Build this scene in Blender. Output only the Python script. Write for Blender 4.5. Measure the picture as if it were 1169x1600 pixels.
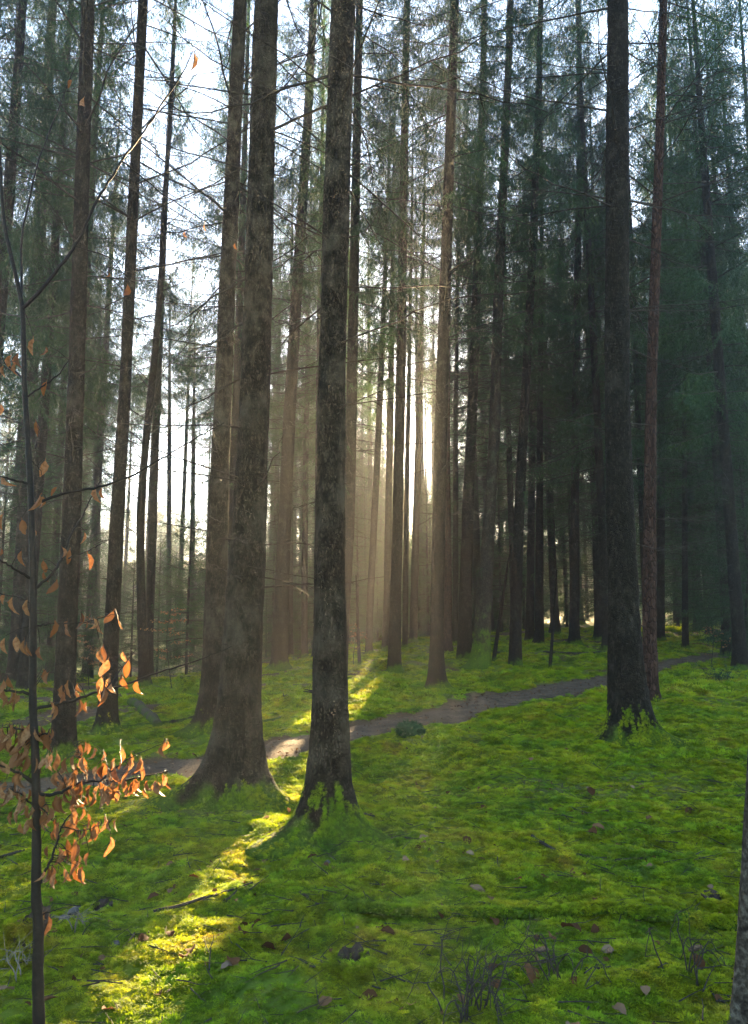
import bpy, math, random
import numpy as np
from mathutils import Vector, Matrix, Quaternion

S = bpy.context.scene
COL = S.collection
for o in list(bpy.data.objects):
    bpy.data.objects.remove(o)

# ------------------------------------------------------------------ camera, sky, sun, exposure
F, CX, CY, PITCH = 1190.0, 584.5, 800.0, math.radians(8.0)
CAM_H = 1.55
cd = bpy.data.cameras.new('camera')
cam = bpy.data.objects.new('camera', cd); COL.objects.link(cam)
cd.sensor_fit = 'VERTICAL'; cd.sensor_height = 36.0; cd.sensor_width = 36.0
cd.lens = 36.0 * F / 1600.0
cd.clip_start = 0.05; cd.clip_end = 2000
cam.location = (0, 0, CAM_H)
cam.rotation_euler = (math.radians(90) + PITCH, 0, 0)
S.camera = cam

def pix_dir(px, py):
    r = (px - CX) / F; u = (CY - py) / F
    cp, sp = math.cos(PITCH), math.sin(PITCH)
    return np.array([r, cp - sp * u, sp + cp * u])

SUN_D = pix_dir(669, 716); SUN_D = SUN_D / np.linalg.norm(SUN_D)      # towards the sun
SUN_EL = math.asin(SUN_D[2]); SUN_AZ = math.atan2(SUN_D[0], SUN_D[1])
SUN_STRENGTH, SKY_STRENGTH, EXPOSURE = 5.0, 0.055, 4.25

W = bpy.data.worlds.new('World'); S.world = W; W.use_nodes = True
nt = W.node_tree; nt.nodes.clear()
out = nt.nodes.new('ShaderNodeOutputWorld'); bg = nt.nodes.new('ShaderNodeBackground')
sky = nt.nodes.new('ShaderNodeTexSky'); sky.sky_type = 'NISHITA'; sky.sun_disc = False
sky.sun_elevation = SUN_EL; sky.sun_rotation = SUN_AZ; sky.altitude = 300
sky.air_density = 1.0; sky.dust_density = 0.5; sky.ozone_density = 1.5
bg.inputs['Strength'].default_value = SKY_STRENGTH
# the sun's own disc, seen between the trunks (the light itself comes from the sun lamp)
tc = nt.nodes.new('ShaderNodeTexCoord'); dt = nt.nodes.new('ShaderNodeVectorMath'); dt.operation = 'DOT_PRODUCT'
dt.inputs[1].default_value = tuple(SUN_D)
nt.links.new(tc.outputs['Generated'], dt.inputs[0])
mr = nt.nodes.new('ShaderNodeMapRange'); mr.interpolation_type = 'SMOOTHSTEP'
mr.inputs['From Min'].default_value = math.cos(math.radians(0.55)); mr.inputs['From Max'].default_value = math.cos(math.radians(0.3))
mr.inputs['To Max'].default_value = 900.0
nt.links.new(dt.outputs['Value'], mr.inputs['Value'])
sc = nt.nodes.new('ShaderNodeVectorMath'); sc.operation = 'SCALE'; sc.inputs[0].default_value = (1.0, 0.86, 0.6)
nt.links.new(mr.outputs[0], sc.inputs['Scale'])
ad = nt.nodes.new('ShaderNodeVectorMath'); ad.operation = 'ADD'
nt.links.new(sky.outputs['Color'], ad.inputs[0]); nt.links.new(sc.outputs[0], ad.inputs[1])
nt.links.new(ad.outputs[0], bg.inputs['Color']); nt.links.new(bg.outputs[0], out.inputs['Surface'])

sl = bpy.data.lights.new('sun', 'SUN'); sl.energy = SUN_STRENGTH; sl.angle = math.radians(0.5); sl.color = (1.0, 0.72, 0.38)
so = bpy.data.objects.new('sun', sl); COL.objects.link(so)
so.rotation_euler = Vector(tuple(-SUN_D)).to_track_quat('-Z', 'Y').to_euler()

S.view_settings.view_transform = 'Standard'; S.view_settings.look = 'None'
S.view_settings.gamma = 1.0; S.view_settings.exposure = EXPOSURE; S.view_settings.use_curve_mapping = False
cy = S.cycles
cy.use_denoising = True; cy.max_bounces = 3; cy.diffuse_bounces = 2; cy.glossy_bounces = 2
cy.transmission_bounces = 3; cy.volume_bounces = 0; cy.transparent_max_bounces = 4
cy.sample_clamp_indirect = 6.0; cy.sample_clamp_direct = 1.0
cy.use_adaptive_sampling = False; cy.use_light_tree = False
cy.caustics_reflective = False; cy.caustics_refractive = False
S.render.use_persistent_data = False

HAZE_DENSITY, HAZE_G = 0.0013, 0.76

rng = np.random.default_rng(7)
R = random.Random(11)

# ------------------------------------------------------------------ small helpers
def hash2(ix, iy, seed):
    n = (ix.astype(np.int64) * 374761393 + iy.astype(np.int64) * 668265263 + seed * 974711) & 0x7fffffff
    n = ((n ^ (n >> 13)) * 1274126177) & 0x7fffffff
    return ((n ^ (n >> 16)) & 0xffff) / 65535.0

def vnoise(x, y, s, seed=0):
    x = np.asarray(x, float) / s; y = np.asarray(y, float) / s
    ix = np.floor(x); iy = np.floor(y); fx = x - ix; fy = y - iy
    fx = fx * fx * fx * (fx * (fx * 6 - 15) + 10); fy = fy * fy * fy * (fy * (fy * 6 - 15) + 10)
    ix = ix.astype(np.int64); iy = iy.astype(np.int64)
    a = hash2(ix, iy, seed); b = hash2(ix + 1, iy, seed); c = hash2(ix, iy + 1, seed); d = hash2(ix + 1, iy + 1, seed)
    return (a * (1 - fx) + b * fx) * (1 - fy) + (c * (1 - fx) + d * fx) * fy

def sstep(a, b, v):
    t = np.clip((np.asarray(v, float) - a) / (b - a), 0, 1)
    return t * t * (3 - 2 * t)

def mesh_np(name, V, T=None, Q=None, mats=(), midx=None, smooth=False):
    me = bpy.data.meshes.new(name)
    V = np.asarray(V, np.float32)
    T = np.zeros((0, 3), np.int32) if T is None or len(T) == 0 else np.asarray(T, np.int32)
    Q = np.zeros((0, 4), np.int32) if Q is None or len(Q) == 0 else np.asarray(Q, np.int32)
    me.vertices.add(len(V)); me.vertices.foreach_set('co', V.ravel())
    nl = T.size + Q.size; me.loops.add(nl)
    me.loops.foreach_set('vertex_index', np.concatenate([T.ravel(), Q.ravel()]).astype(np.int32))
    npoly = len(T) + len(Q); me.polygons.add(npoly)
    st = np.concatenate([np.arange(len(T)) * 3, T.size + np.arange(len(Q)) * 4]).astype(np.int32)
    me.polygons.foreach_set('loop_start', st)
    if midx is not None: me.polygons.foreach_set('material_index', np.asarray(midx, np.int32))
    me.polygons.foreach_set('use_smooth', np.full(npoly, smooth, bool))
    for m in mats: me.materials.append(m)
    me.update(calc_edges=True); me.validate()
    return me

def link(name, data, parent=None, loc=None, rot=None, scale=None):
    o = bpy.data.objects.new(name, data); COL.objects.link(o)
    if parent is not None: o.parent = parent
    if loc is not None: o.location = tuple(float(v) for v in loc)
    if rot is not None: o.rotation_euler = tuple(float(v) for v in rot)
    if scale is not None: o.scale = (scale,) * 3 if np.isscalar(scale) else tuple(scale)
    return o

def tag(o, label=None, cat=None, group=None, kind=None):
    if label: o['label'] = label
    if cat: o['category'] = cat
    if group: o['group'] = group
    if kind: o['kind'] = kind
    return o

class Soup:
    """collects tubes, triangles and quads of ONE mesh"""
    def __init__(s): s.V = []; s.T = []; s.Q = []; s.n = 0; s.tm = []; s.qm = []
    def add(s, V, T=None, Q=None, m=0):
        V = np.asarray(V, float)
        if T is not None and len(T): s.T.append(np.asarray(T) + s.n); s.tm.append(np.full(len(T), m))
        if Q is not None and len(Q): s.Q.append(np.asarray(Q) + s.n); s.qm.append(np.full(len(Q), m))
        s.V.append(V); s.n += len(V)
    def tube(s, P, rad, sides=5, m=0, cap=True):
        P = np.asarray(P, float); n = len(P)
        rad = np.broadcast_to(np.asarray(rad, float), (n,))
        tan = np.gradient(P, axis=0); tan /= np.linalg.norm(tan, axis=1)[:, None] + 1e-9
        ref = np.array([0, 0, 1.0]) if abs(tan[0][2]) < 0.8 else np.array([1.0, 0, 0])
        a = np.cross(tan, ref); a /= np.linalg.norm(a, axis=1)[:, None] + 1e-9
        b = np.cross(tan, a)
        th = np.linspace(0, 2 * np.pi, sides, endpoint=False)
        V = (P[:, None, :] + rad[:, None, None] * (np.cos(th)[None, :, None] * a[:, None, :] + np.sin(th)[None, :, None] * b[:, None, :])).reshape(-1, 3)
        i = np.arange(n - 1)[:, None] * sides; j = np.arange(sides)[None, :]; k = (j + 1) % sides
        Q = np.stack([i + j, i + k, i + sides + k, i + sides + j], -1).reshape(-1, 4)
        s.add(V, None, Q, m)
        if cap:
            e = (n - 1) * sides
            s.add(V[e:], [[0, q, q + 1] for q in range(1, sides - 1)], None, m)
    def mesh(s, name, mats, smooth=False):
        T = np.concatenate(s.T) if s.T else None; Q = np.concatenate(s.Q) if s.Q else None
        mi = np.concatenate(([*s.tm] if s.tm else []) + ([*s.qm] if s.qm else []))
        return mesh_np(name, np.concatenate(s.V), T, Q, mats, mi, smooth)

# ------------------------------------------------------------------ materials
class NT:
    def __init__(s, name):
        s.m = bpy.data.materials.new(name); s.m.use_nodes = True; s.t = s.m.node_tree; s.t.nodes.clear()
        s.out = s.n('ShaderNodeOutputMaterial')
    def n(s, typ, **kw):
        x = s.t.nodes.new(typ)
        for k, v in kw.items():
            if k.startswith('i_'):
                key = k[2:].replace('_', ' ')
                x.inputs[key].default_value = v
            else: setattr(x, k, v)
        return x
    def l(s, a, b): s.t.links.new(a, b)
    def ramp(s, fac, stops, interp='LINEAR'):
        r = s.n('ShaderNodeValToRGB'); r.color_ramp.interpolation = interp
        e = r.color_ramp.elements
        while len(e) < len(stops): e.new(0.5)
        for q, (p, c) in zip(e, stops): q.position = p; q.color = (*c, 1) if len(c) == 3 else c
        s.l(fac, r.inputs['Fac']); return r.outputs['Color']
    def noise(s, vec, scale, detail=4, rough=0.55):
        x = s.n('ShaderNodeTexNoise'); x.inputs['Scale'].default_value = scale; x.inputs['Detail'].default_value = detail
        x.inputs['Roughness'].default_value = rough
        if vec is not None: s.l(vec, x.inputs['Vector'])
        return x.outputs['Fac']
    def mix(s, fac, a, b, blend='MIX'):
        x = s.n('ShaderNodeMix', data_type='RGBA', blend_type=blend)
        if isinstance(fac, float): x.inputs[0].default_value = fac
        else: s.l(fac, x.inputs[0])
        for v, k in ((a, 6), (b, 7)):
            if isinstance(v, tuple): x.inputs[k].default_value = (*v, 1)
            else: s.l(v, x.inputs[k])
        return x.outputs[2]
    def math(s, op, a, b=None, clamp=False):
        x = s.n('ShaderNodeMath', operation=op, use_clamp=clamp)
        for v, k in ((a, 0), (b, 1)):
            if v is None: continue
            if isinstance(v, (int, float)): x.inputs[k].default_value = v
            else: s.l(v, x.inputs[k])
        return x.outputs[0]
    def mapr(s, v, a, b, c=0.0, d=1.0):
        x = s.n('ShaderNodeMapRange'); x.interpolation_type = 'SMOOTHSTEP'
        x.inputs['From Min'].default_value = a; x.inputs['From Max'].default_value = b
        x.inputs['To Min'].default_value = c; x.inputs['To Max'].default_value = d
        s.l(v, x.inputs['Value']); return x.outputs[0]

def leafy(name, color_fn, trans=0.35, rough=0.55, spec=0.12, tint=(1.0, 1.0, 1.0)):
    k = NT(name)
    c = color_fn(k)
    p = k.n('ShaderNodeBsdfPrincipled'); p.inputs['Roughness'].default_value = rough
    p.inputs['Specular IOR Level'].default_value = spec
    k.l(c, p.inputs['Base Color'])
    tr = k.n('ShaderNodeBsdfTranslucent'); tcx = k.mix(1.0, c, tint, 'MULTIPLY'); k.l(tcx, tr.inputs['Color'])
    mx = k.n('ShaderNodeMixShader'); mx.inputs[0].default_value = trans
    k.l(p.outputs[0], mx.inputs[1]); k.l(tr.outputs[0], mx.inputs[2]); k.l(mx.outputs[0], k.out.inputs['Surface'])
    return k.m

def geo_pos(k): return k.n('ShaderNodeNewGeometry').outputs['Position']
def rnd(k): return k.n('ShaderNodeObjectInfo').outputs['Random']

def c_needle(k):
    a = k.noise(geo_pos(k), 1.3, 3)
    base = k.ramp(a, [(0.3, (0.012, 0.034, 0.014)), (0.55, (0.022, 0.054, 0.018)), (0.75, (0.046, 0.075, 0.018))])
    v = k.mapr(rnd(k), 0, 1, 0.75, 1.3)
    s_ = k.n('ShaderNodeVectorMath', operation='SCALE'); k.l(base, s_.inputs[0]); k.l(v, s_.inputs['Scale']); return s_.outputs[0]
M_NEEDLE = leafy('needles', c_needle, 0.33, 0.6, 0.12, (1.25, 1.2, 0.7))

def c_moss(k):
    p = geo_pos(k)
    a = k.noise(p, 0.9, 3); b = k.noise(p, 5.0, 3)
    f = k.math('ADD', k.math('MULTIPLY', a, 0.6), k.math('MULTIPLY', b, 0.4))
    base = k.ramp(f, [(0.34, (0.05, 0.115, 0.008)), (0.45, (0.125, 0.205, 0.006)), (0.57, (0.20, 0.24, 0.007)), (0.64, (0.20, 0.18, 0.016)), (0.71, (0.14, 0.09, 0.03))])
    v = k.mapr(rnd(k), 0, 1, 0.55, 1.5)
    s_ = k.n('ShaderNodeVectorMath', operation='SCALE'); k.l(base, s_.inputs[0]); k.l(v, s_.inputs['Scale']); return s_.outputs[0]
M_MOSS = leafy('moss', c_moss, 0.42, 0.7, 0.12, (1.5, 1.25, 0.8))

def make_ground_mat():
    k = NT('mossy_ground')
    p = geo_pos(k)
    a = k.noise(p, 0.9, 3); b = k.noise(p, 5.0, 3); c = k.noise(p, 60.0, 4, 0.7)
    f = k.math('ADD', k.math('MULTIPLY', a, 0.6), k.math('MULTIPLY', b, 0.4))
    moss = k.ramp(f, [(0.34, (0.03, 0.065, 0.006)), (0.46, (0.075, 0.12, 0.005)), (0.57, (0.11, 0.135, 0.006)), (0.70, (0.10, 0.08, 0.02))])
    litter = k.ramp(c, [(0.3, (0.035, 0.021, 0.010)), (0.6, (0.085, 0.05, 0.024)), (0.8, (0.16, 0.105, 0.055))])
    att = k.n('ShaderNodeAttribute', attribute_name='moss')
    m = k.math('ADD', att.outputs['Fac'], k.math('MULTIPLY', k.math('SUBTRACT', c, 0.5), 0.9))
    col = k.mix(k.mapr(m, 0.35, 0.6), litter, moss)
    pr = k.n('ShaderNodeBsdfPrincipled'); pr.inputs['Roughness'].default_value = 0.9; pr.inputs['Specular IOR Level'].default_value = 0.15
    k.l(col, pr.inputs['Base Color'])
    bp = k.n('ShaderNodeBump'); bp.inputs['Strength'].default_value = 0.8; bp.inputs['Distance'].default_value = 0.02
    k.l(c, bp.inputs['Height']); k.l(bp.outputs[0], pr.inputs['Normal'])
    k.l(pr.outputs[0], k.out.inputs['Surface']); return k.m
M_GROUND = make_ground_mat()

def make_path_mat():
    k = NT('trodden_earth'); p = geo_pos(k)
    a = k.noise(p, 3.0, 4); c = k.noise(p, 45.0, 5, 0.7); v = k.n('ShaderNodeTexVoronoi'); v.inputs['Scale'].default_value = 38.0; k.l(p, v.inputs['Vector'])
    f = k.math('ADD', k.math('MULTIPLY', a, 0.4), k.math('MULTIPLY', c, 0.6))
    col = k.ramp(f, [(0.32, (0.03, 0.02, 0.013)), (0.5, (0.085, 0.059, 0.040)), (0.66, (0.17, 0.125, 0.088))])
    pr = k.n('ShaderNodeBsdfPrincipled'); pr.inputs['Roughness'].default_value = 1.0; pr.inputs['Specular IOR Level'].default_value = 0.05; k.l(col, pr.inputs['Base Color'])
    bp = k.n('ShaderNodeBump'); bp.inputs['Strength'].default_value = 0.9; bp.inputs['Distance'].default_value = 0.025
    k.l(k.math('ADD', c, k.math('MULTIPLY', v.outputs['Distance'], 0.5)), bp.inputs['Height']); k.l(bp.outputs[0], pr.inputs['Normal'])
    k.l(pr.outputs[0], k.out.inputs['Surface']); return k.m
M_PATH = make_path_mat()

def make_bark(name, dark, mid, light, lichen, moss_h, moss_amt, zs=0.45, fs=34.0, lichen_amt=0.62):
    """scaly bark; moss climbs the foot (object z = height above the ground)"""
    k = NT(name)
    tcx = k.n('ShaderNodeTexCoord'); mp = k.n('ShaderNodeMapping'); mp.inputs['Scale'].default_value = (1, 1, zs)
    k.l(tcx.outputs['Object'], mp.inputs['Vector'])
    wv = k.n('ShaderNodeTexNoise'); wv.inputs['Scale'].default_value = 9; wv.inputs['Detail'].default_value = 3; k.l(mp.outputs[0], wv.inputs['Vector'])
    ofs = k.n('ShaderNodeVectorMath', operation='SCALE'); k.l(wv.outputs['Color'], ofs.inputs[0]); ofs.inputs['Scale'].default_value = 0.08
    vv = k.n('ShaderNodeVectorMath', operation='ADD'); k.l(mp.outputs[0], vv.inputs[0]); k.l(ofs.outputs[0], vv.inputs[1])
    vo = k.n('ShaderNodeTexVoronoi', feature='DISTANCE_TO_EDGE'); vo.inputs['Scale'].default_value = fs; k.l(vv.outputs[0], vo.inputs['Vector'])
    vc = k.n('ShaderNodeTexVoronoi', feature='F1'); vc.inputs['Scale'].default_value = fs; k.l(vv.outputs[0], vc.inputs['Vector'])
    flake = k.mapr(vo.outputs['Distance'], 0.0, 0.16)
    n1 = k.noise(mp.outputs[0], 14.0, 5, 0.65); n2 = k.noise(tcx.outputs['Object'], 3.2, 3)
    tone = k.math('ADD', k.math('MULTIPLY', n1, 0.6), k.math('MULTIPLY', vc.outputs['Color'], 0.35))
    col = k.ramp(tone, [(0.25, dark), (0.5, mid), (0.75, light)])
    col = k.mix(flake, dark, col)
    lm = k.mapr(k.math('ADD', k.math('MULTIPLY', n2, 0.72), k.math('MULTIPLY', n1, 0.28)), lichen_amt - 0.12, lichen_amt + 0.10, 0.0, 0.6)
    col = k.mix(lm, col, lichen)
    sx = k.n('ShaderNodeSeparateXYZ'); k.l(tcx.outputs['Object'], sx.inputs[0])
    hh = k.math('SUBTRACT', k.math('MULTIPLY', k.math('SUBTRACT', k.math('ADD', k.math('MULTIPLY', n2, 0.7), k.math('MULTIPLY', n1, 0.3)), 0.35), 2.6), k.math('DIVIDE', sx.outputs['Z'], moss_h))
    mm = k.mapr(k.math('ADD', hh, moss_amt), 0.0, 0.5)
    mossc = k.ramp(k.noise(tcx.outputs['Object'], 40, 3), [(0.3, (0.03, 0.06, 0.006)), (0.7, (0.085, 0.13, 0.010))])
    col = k.mix(mm, col, mossc)
    pr = k.n('ShaderNodeBsdfPrincipled'); pr.inputs['Roughness'].default_value = 0.95; pr.inputs['Specular IOR Level'].default_value = 0.06
    k.l(col, pr.inputs['Base Color'])
    bp = k.n('ShaderNodeBump'); bp.inputs['Strength'].default_value = 1.0; bp.inputs['Distance'].default_value = 0.022
    k.l(k.math('ADD', flake, n1), bp.inputs['Height']); k.l(bp.outputs[0], pr.inputs['Normal'])
    k.l(pr.outputs[0], k.out.inputs['Surface']); return k.m
M_BARK = make_bark('spruce_bark', (0.005, 0.004, 0.003), (0.017, 0.014, 0.0105), (0.046, 0.038, 0.029), (0.048, 0.045, 0.033), 0.36, 0.3, fs=52.0)
M_BARK_L = make_bark('lichened_spruce_bark', (0.006, 0.0045, 0.0032), (0.022, 0.017, 0.012), (0.062, 0.050, 0.036), (0.068, 0.062, 0.043), 0.34, 0.3, fs=60.0, lichen_amt=0.56)
M_BARK_P = make_bark('reddish_pine_bark', (0.014, 0.008, 0.006), (0.042, 0.022, 0.016), (0.08, 0.047, 0.034), (0.065, 0.052, 0.04), 0.2, -0.2, 0.3, 22.0, 0.75)
M_BARK_M = make_bark('mossy_bark', (0.014, 0.011, 0.008), (0.035, 0.028, 0.02), (0.06, 0.05, 0.038), (0.07, 0.08, 0.045), 1.9, 0.3)
M_BARK_G = make_bark('grey_log_bark', (0.05, 0.042, 0.034), (0.09, 0.08, 0.066), (0.15, 0.135, 0.115), (0.2, 0.19, 0.16), 0.3, 0.1, 0.8, 70.0)

def simple(name, stops, scale=20.0, rough=0.8, bump=0.4, coord='Object'):
    k = NT(name)
    v = geo_pos(k) if coord == 'World' else k.n('ShaderNodeTexCoord').outputs['Object']
    n = k.noise(v, scale, 4, 0.65); col = k.ramp(n, stops)
    pr = k.n('ShaderNodeBsdfPrincipled'); pr.inputs['Roughness'].default_value = rough; pr.inputs['Specular IOR Level'].default_value = 0.1
    k.l(col, pr.inputs['Base Color'])
    bp = k.n('ShaderNodeBump'); bp.inputs['Strength'].default_value = bump; bp.inputs['Distance'].default_value = 0.01
    k.l(n, bp.inputs['Height']); k.l(bp.outputs[0], pr.inputs['Normal']); k.l(pr.outputs[0], k.out.inputs['Surface']); return k.m
M_BARK_W = simple('pale_smooth_bark', [(0.35, (0.010, 0.008, 0.006)), (0.5, (0.03, 0.025, 0.019)), (0.62, (0.065, 0.057, 0.044)), (0.75, (0.12, 0.11, 0.09))], 34, 0.95, 1.0)
M_TWIG = simple('dead_twig', [(0.3, (0.015, 0.012, 0.009)), (0.6, (0.034, 0.028, 0.022)), (0.85, (0.075, 0.07, 0.055))], 12)
M_BEECH = simple('dark_beech_bark', [(0.3, (0.006, 0.005, 0.004)), (0.6, (0.012, 0.0095, 0.0075)), (0.85, (0.03, 0.026, 0.021))], 60, 0.6)
M_WOOD = simple('cut_wood', [(0.3, (0.19, 0.14, 0.085)), (0.7, (0.36, 0.29, 0.19))], 25)
M_ROT = simple('rotten_wood', [(0.3, (0.012, 0.009, 0.007)), (0.6, (0.035, 0.024, 0.017)), (0.85, (0.10, 0.065, 0.04))], 30)
M_STONE = simple('stone', [(0.3, (0.035, 0.031, 0.027)), (0.7, (0.11, 0.1, 0.088))], 30)
M_CONE = simple('cone_scales', [(0.3, (0.06, 0.035, 0.02)), (0.7, (0.2, 0.125, 0.075))], 90)
M_PALEWOOD = simple('barkless_pale_wood', [(0.3, (0.07, 0.056, 0.042)), (0.7, (0.2, 0.17, 0.125))], 18)

def c_beech(k):
    r = rnd(k)
    c = k.ramp(r, [(0.0, (0.095, 0.042, 0.017)), (0.35, (0.155, 0.074, 0.029)), (0.7, (0.20, 0.108, 0.05)), (1.0, (0.25, 0.165, 0.092))])
    n = k.noise(k.n('ShaderNodeTexCoord').outputs['Object'], 6.0, 3)
    return k.mix(k.mapr(n, 0.35, 0.75), c, (0.12, 0.055, 0.022))
M_LEAF = leafy('dry_beech_leaf', c_beech, 0.40, 0.6, 0.12, (1.35, 1.0, 0.62))
def c_dead(k):
    return k.ramp(rnd(k), [(0.0, (0.045, 0.020, 0.008)), (0.5, (0.10, 0.046, 0.019)), (0.85, (0.16, 0.088, 0.044)), (1.0, (0.20, 0.14, 0.088))])
M_DEAD = leafy('fallen_leaf', c_dead, 0.25, 0.85, 0.06)
M_DARKMOSS = leafy('dark_cushion_moss', lambda k: k.ramp(k.noise(geo_pos(k), 30, 3), [(0.3, (0.012, 0.035, 0.014)), (0.7, (0.03, 0.07, 0.02))]), 0.3, 0.7, 0.15)

# ------------------------------------------------------------------ terrain
PATH_UP = [(-120, 1238), (0, 1222), (68, 1214), (154, 1201), (239, 1188), (328, 1177), (430, 1155), (544, 1135), (612, 1120), (698, 1104), (783, 1081), (848, 1068), (903, 1057), (955, 1050), (1024, 1037), (1101, 1023), (1160, 1014), (1230, 1005)]
PATH_LO = [(-120, 1269), (0, 1251), (68, 1241), (154, 1228), (239, 1216), (328, 1206), (430, 1191), (544, 1161), (612, 1143), (698, 1133), (783, 1116), (848, 1100), (903, 1082), (955, 1071), (1024, 1051), (1101, 1035), (1160, 1025), (1230, 1015)]

def h_broad(x, y):
    x = np.asarray(x, float); y = np.asarray(y, float)
    h = 0.022 * np.clip(x, -14, 20) * sstep(0, 6, y)
    h = h - 0.032 * np.clip(y, -8, 9) + 0.024 * np.clip(y - 9, 0, 26)
    h = h - 1.5 * sstep(15, 40, y) * sstep(1.0, -9.0, x)
    h = h + 0.9 * sstep(26, 40, y) * sstep(2, 14, x) * 0.6
    h = h + 14.0 * sstep(62, 150, y)
    h = h + 0.10 * (vnoise(x, y, 2.3, 3) - 0.5) + 0.30 * (vnoise(x, y, 7.0, 5) - 0.5) * sstep(4, 12, y)
    return h
H0 = float(h_broad(0.0, 0.0))
cam.location.z = CAM_H + H0
C = np.array([0, 0, CAM_H + H0])

def hit(px, py, fn=h_broad):
    d = pix_dir(px, py); t = 0.5; prev = 0.5
    while t < 160:
        p = C + d * t
        if p[2] <= float(fn(p[0], p[1])): break
        prev = t; t += 0.05 + t * 0.01
    a, b = prev, t
    for _ in range(20):
        m = (a + b) / 2; p = C + d * m
        if p[2] <= float(fn(p[0], p[1])): b = m
        else: a = m
    return C + d * b
def at_depth(px, py, Y):
    d = pix_dir(px, py); return C + d * (Y / d[1])
def px_m(px_size, Y):                       # pixels -> metres at depth Y
    return px_size * Y / (F * math.cos(PITCH))

up = np.array([hit(*q)[:2] for q in PATH_UP]); lo = np.array([hit(*q)[:2] for q in PATH_LO])
tt = np.linspace(0, 1, len(up)); tf = np.linspace(0, 1, 420)
UPF = np.stack([np.interp(tf, tt, up[:, i]) for i in (0, 1)], 1); LOF = np.stack([np.interp(tf, tt, lo[:, i]) for i in (0, 1)], 1)
for arr in (UPF, LOF):
    for _ in range(34): arr[1:-1] = (arr[:-2] + 2 * arr[1:-1] + arr[2:]) / 4
MIDF = (UPF + LOF) / 2; HALF = np.linalg.norm(UPF - LOF, axis=1) / 2
def path_d(x, y):
    """signed distance-like: <1 inside the path"""
    x = np.asarray(x, float).ravel(); y = np.asarray(y, float).ravel(); o = np.full(x.shape, 9.0)
    sel = np.where((y > 2) & (y < 45) & (np.abs(x) < 40))[0]
    for c in range(0, len(sel), 20000):
        s = sel[c:c + 20000]
        # distance to the ribbon's centre, measured across it
        dx = x[s][:, None] - MIDF[None, :, 0]; dy = y[s][:, None] - MIDF[None, :, 1]
        d = np.hypot(dx, dy); k = np.argmin(d, 1)
        tx = np.gradient(MIDF[:, 0])[k]; ty = np.gradient(MIDF[:, 1])[k]; L = np.hypot(tx, ty) + 1e-9
        ww = np.abs((UPF[k, 0] - LOF[k, 0]) * ty / L - (UPF[k, 1] - LOF[k, 1]) * tx / L) / 2
        o[s] = d[np.arange(len(s)), k] / np.maximum(ww, 0.12)
    return o

TRUNK_XY = []          # filled by the tree list: (x, y, radius)
def h_fine(x, y, pd=None):
    x = np.asarray(x, float); y = np.asarray(y, float); shp = x.shape
    if pd is None: pd = path_d(x, y).reshape(shp)
    near = sstep(28, 8, y)
    k = sstep(0.75, 1.35, pd)
    a = vnoise(x, y, 0.42, 21); b = vnoise(x, y, 0.17, 22); c = vnoise(x + 0.3 * y, y, 0.06, 23)
    h = h_broad(x, y) + k * (0.095 * (a - 0.4) + 0.06 * (b - 0.4) * near + 0.016 * (c - 0.5) * near) - 0.035 * (1 - k)
    for (tx, ty, tr) in TRUNK_XY:
        d2 = (x - tx) ** 2 + (y - ty) ** 2
        h = h + 0.22 * tr * np.exp(-d2 / (3.2 * tr) ** 2)
    return h

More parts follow.
